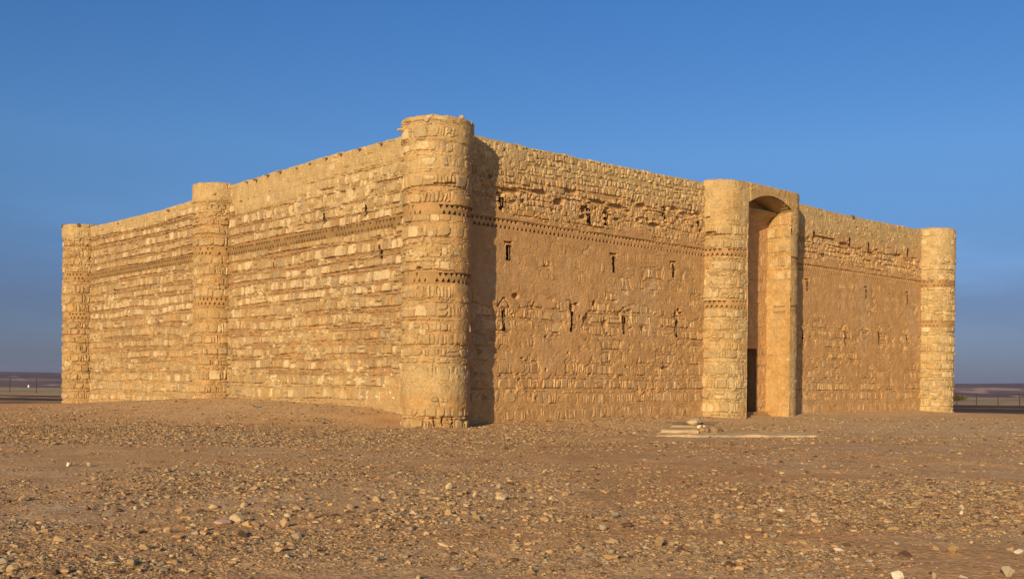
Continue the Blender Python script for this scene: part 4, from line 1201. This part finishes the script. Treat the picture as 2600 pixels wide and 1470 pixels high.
# ---- shrub beyond the right tower
sx, sy = 45.6, 106.0
sz = float(ground_z(np.array([sx]), np.array([sy]))[0])
sh = empty('desert_shrub', (sx, sy, sz)); tag(sh, 'low olive brown shrub on the plain beside the far right tower', 'shrub')
mb = MB(); rb = np.random.default_rng(5)
for _ in range(26):
    a = rb.uniform(0, 6.28); l_ = rb.uniform(.5, 1.0)
    tube(mb, (0, 0, -.05), (1.1 * l_ * math.cos(a), .9 * l_ * math.sin(a), .55 * l_ * rb.uniform(.5, 1.1)), .02, .006, k=4)
mb.build('branches', M_TWIG, sh)
mb = MB()
for _ in range(1500):
    p = rb.normal(size=3); p /= np.linalg.norm(p); rr_ = rb.uniform(.45, 1.02) * (1 + .25 * math.sin(p[0] * 7 + p[1] * 5))
    c0 = np.array([p[0] * 1.25 * rr_, p[1] * 1.0 * rr_, .28 + p[2] * .30 * rr_])
    if c0[2] < .02: continue
    t = rb.normal(size=3); t /= np.linalg.norm(t); w_ = np.cross(t, rb.normal(size=3)); w_ /= np.linalg.norm(w_)
    L_ = rb.uniform(.04, .09)
    mb.raw([c0 - t * L_, c0 + w_ * L_ * .35, c0 + t * L_, c0 - w_ * L_ * .35], F4=[(0, 1, 2, 3)])
mb.build('foliage', M_LEAF, sh)

# ---- tiny white tower far off at the foot of the left hills
wx, wy = -570., 1215.
wz = float(far_drop(np.array([math.hypot(wx, wy)]))[0])
mb = MB(); mb.box(-.8, .8, -.8, .8, wz - 1, -13.0, (.7, .7, .65)); mb.box(-1.0, 1.0, -1.0, 1.0, -13.0, -12.5, (.7, .7, .65)); mb.box(-.5, .5, -.5, .5, -12.5, -11.6, (.7, .7, .65))
o = mb.build('white_tower', M_WHITE); o.location = (wx, wy, 0); tag(o, 'tiny white tower standing far off before the left hills', 'tower')

# ------------------------------------------------------------------ air
mb = MB(); mb.box(-7800, 7800, -7800, 7800, -45, 60)
hz = mb.build('haze', M_WHITE); tag(hz, 'thin blue violet haze over the far plain', 'haze', kind='stuff')
hm = bpy.data.materials.new('haze_air'); hm.use_nodes = True
nt = hm.node_tree; nt.nodes.clear()
out = nt.nodes.new('ShaderNodeOutputMaterial'); pv = nt.nodes.new('ShaderNodeVolumePrincipled')
pv.inputs['Color'].default_value = (.60, .66, .95, 1); pv.inputs['Density'].default_value = .75e-4; pv.inputs['Anisotropy'].default_value = .2
nt.links.new(pv.outputs[0], out.inputs['Volume'])
hz.data.materials.clear(); hz.data.materials.append(hm)

# ------------------------------------------------------------------ sky and sun
world = bpy.data.worlds.new('World'); scene.world = world; world.use_nodes = True
nt = world.node_tree; bg = nt.nodes['Background']
sky = nt.nodes.new('ShaderNodeTexSky'); sky.sky_type = 'NISHITA'; sky.sun_disc = False
sky.sun_elevation = SUN_EL; sky.sun_rotation = SUN_AZ
sky.air_density = 1.0; sky.dust_density = .6; sky.ozone_density = 3.0; sky.altitude = 600
# the evening sky opposite the sun: deep blue overhead, sinking to a dull violet grey at the horizon
tcw = nt.nodes.new('ShaderNodeTexCoord'); sepw = nt.nodes.new('ShaderNodeSeparateXYZ'); nt.links.new(tcw.outputs['Generated'], sepw.inputs[0])
ramp = nt.nodes.new('ShaderNodeValToRGB'); nt.links.new(sepw.outputs['Z'], ramp.inputs['Fac'])
SKYT = [(0.0, (.28, .325, .60)), (.035, (.29, .325, .55)), (.07, (.325, .355, .57)), (.14, (.44, .58, .82)), (.21, (.54, .77, 1.02)), (.34, (.45, .79, 1.14)), (1.0, (.45, .75, 1.1))]
el = ramp.color_ramp.elements
while len(el) < len(SKYT): el.new(.5)
for e_, (p_, c_) in zip(el, SKYT): e_.position = p_
for e_, (p_, c_) in zip(el, SKYT): e_.color = (c_[0] / 1.2, c_[1] / 1.2, c_[2] / 1.2, 1)
mul = nt.nodes.new('ShaderNodeVectorMath'); mul.operation = 'MULTIPLY'; nt.links.new(sky.outputs[0], mul.inputs[0]); nt.links.new(ramp.outputs[0], mul.inputs[1])
sc_ = nt.nodes.new('ShaderNodeVectorMath'); sc_.operation = 'SCALE'; sc_.inputs['Scale'].default_value = 1.2; nt.links.new(mul.outputs[0], sc_.inputs[0])
# thin streaks of evening cloud low in the sky
mp = nt.nodes.new('ShaderNodeMapping'); mp.inputs['Scale'].default_value = (3.2, 3.2, 17); mp.inputs['Location'].default_value = (.35, .1, .0); nt.links.new(tcw.outputs['Generated'], mp.inputs['Vector'])
cn = nt.nodes.new('ShaderNodeTexNoise'); cn.inputs['Scale'].default_value = 1.0; cn.inputs['Detail'].default_value = 5; nt.links.new(mp.outputs[0], cn.inputs['Vector'])
cm = nt.nodes.new('ShaderNodeMapRange'); cm.inputs['From Min'].default_value = .5; cm.inputs['From Max'].default_value = .8; nt.links.new(cn.outputs['Fac'], cm.inputs['Value'])
cb = nt.nodes.new('ShaderNodeValToRGB'); nt.links.new(sepw.outputs['Z'], cb.inputs['Fac'])
ce = cb.color_ramp.elements
while len(ce) < 4: ce.new(.5)
for e_, (p_, v_) in zip(ce, ((.02, 0), (.06, 1), (.11, 1), (.19, 0))): e_.position = p_
for e_, v_ in zip(ce, (0, 1, 1, 0)): e_.color = (v_, v_, v_, 1)
cf = nt.nodes.new('ShaderNodeMath'); cf.operation = 'MULTIPLY'; nt.links.new(cm.outputs[0], cf.inputs[0]); nt.links.new(cb.outputs[0], cf.inputs[1])
cg = nt.nodes.new('ShaderNodeMath'); cg.operation = 'MULTIPLY_ADD'; cg.inputs[1].default_value = .42; cg.inputs[2].default_value = 1.2; nt.links.new(cf.outputs[0], cg.inputs[0]); nt.links.new(cg.outputs[0], sc_.inputs['Scale'])
dt = nt.nodes.new('ShaderNodeVectorMath'); dt.operation = 'DOT_PRODUCT'; nt.links.new(tcw.outputs['Generated'], dt.inputs[0])
dt.inputs[1].default_value = (math.sin(SUN_AZ), math.cos(SUN_AZ), 0)
mr = nt.nodes.new('ShaderNodeMapRange'); mr.inputs['From Min'].default_value = -.25; mr.inputs['From Max'].default_value = .5; nt.links.new(dt.outputs['Value'], mr.inputs['Value'])
mx = nt.nodes.new('ShaderNodeMix'); mx.data_type = 'RGBA'; nt.links.new(mr.outputs[0], mx.inputs['Factor']); nt.links.new(sc_.outputs[0], mx.inputs[6]); nt.links.new(sky.outputs[0], mx.inputs[7])
nt.links.new(mx.outputs[2], bg.inputs['Color']); bg.inputs['Strength'].default_value = .087

sun = bpy.data.lights.new('sun', 'SUN'); sun.energy = 4.6; sun.angle = math.radians(.53); sun.color = (1., .75, .43)
so = bpy.data.objects.new('sun', sun); link(so)
to_sun = Vector((math.sin(SUN_AZ) * math.cos(SUN_EL), math.cos(SUN_AZ) * math.cos(SUN_EL), math.sin(SUN_EL)))
so.rotation_euler = to_sun.to_track_quat('Z', 'Y').to_euler()
so.location = to_sun * 40

# ------------------------------------------------------------------ camera
cam = bpy.data.cameras.new('camera'); co = bpy.data.objects.new('camera', cam); link(co)
cam.sensor_width = 36; cam.lens = 36.21; cam.shift_y = 226 / 2600; cam.clip_start = .1; cam.clip_end = 30000
ph = math.radians(.6)
right = Vector((math.cos(ph), 0, math.sin(ph))); up = Vector((-math.sin(ph), 0, math.cos(ph))); back = Vector((0, -1, 0))
mt = Matrix((right, up, back)).transposed().to_4x4(); mt.translation = (0, 0, CAMZ)
co.matrix_world = mt
scene.camera = co
scene.view_settings.view_transform = 'Standard'; scene.view_settings.look = 'None'
scene.view_settings.exposure = .2; scene.view_settings.gamma = 1
scene.render.engine = 'CYCLES'
scene.cycles.use_denoising = True
scene.cycles.max_bounces = 6; scene.cycles.volume_bounces = 0
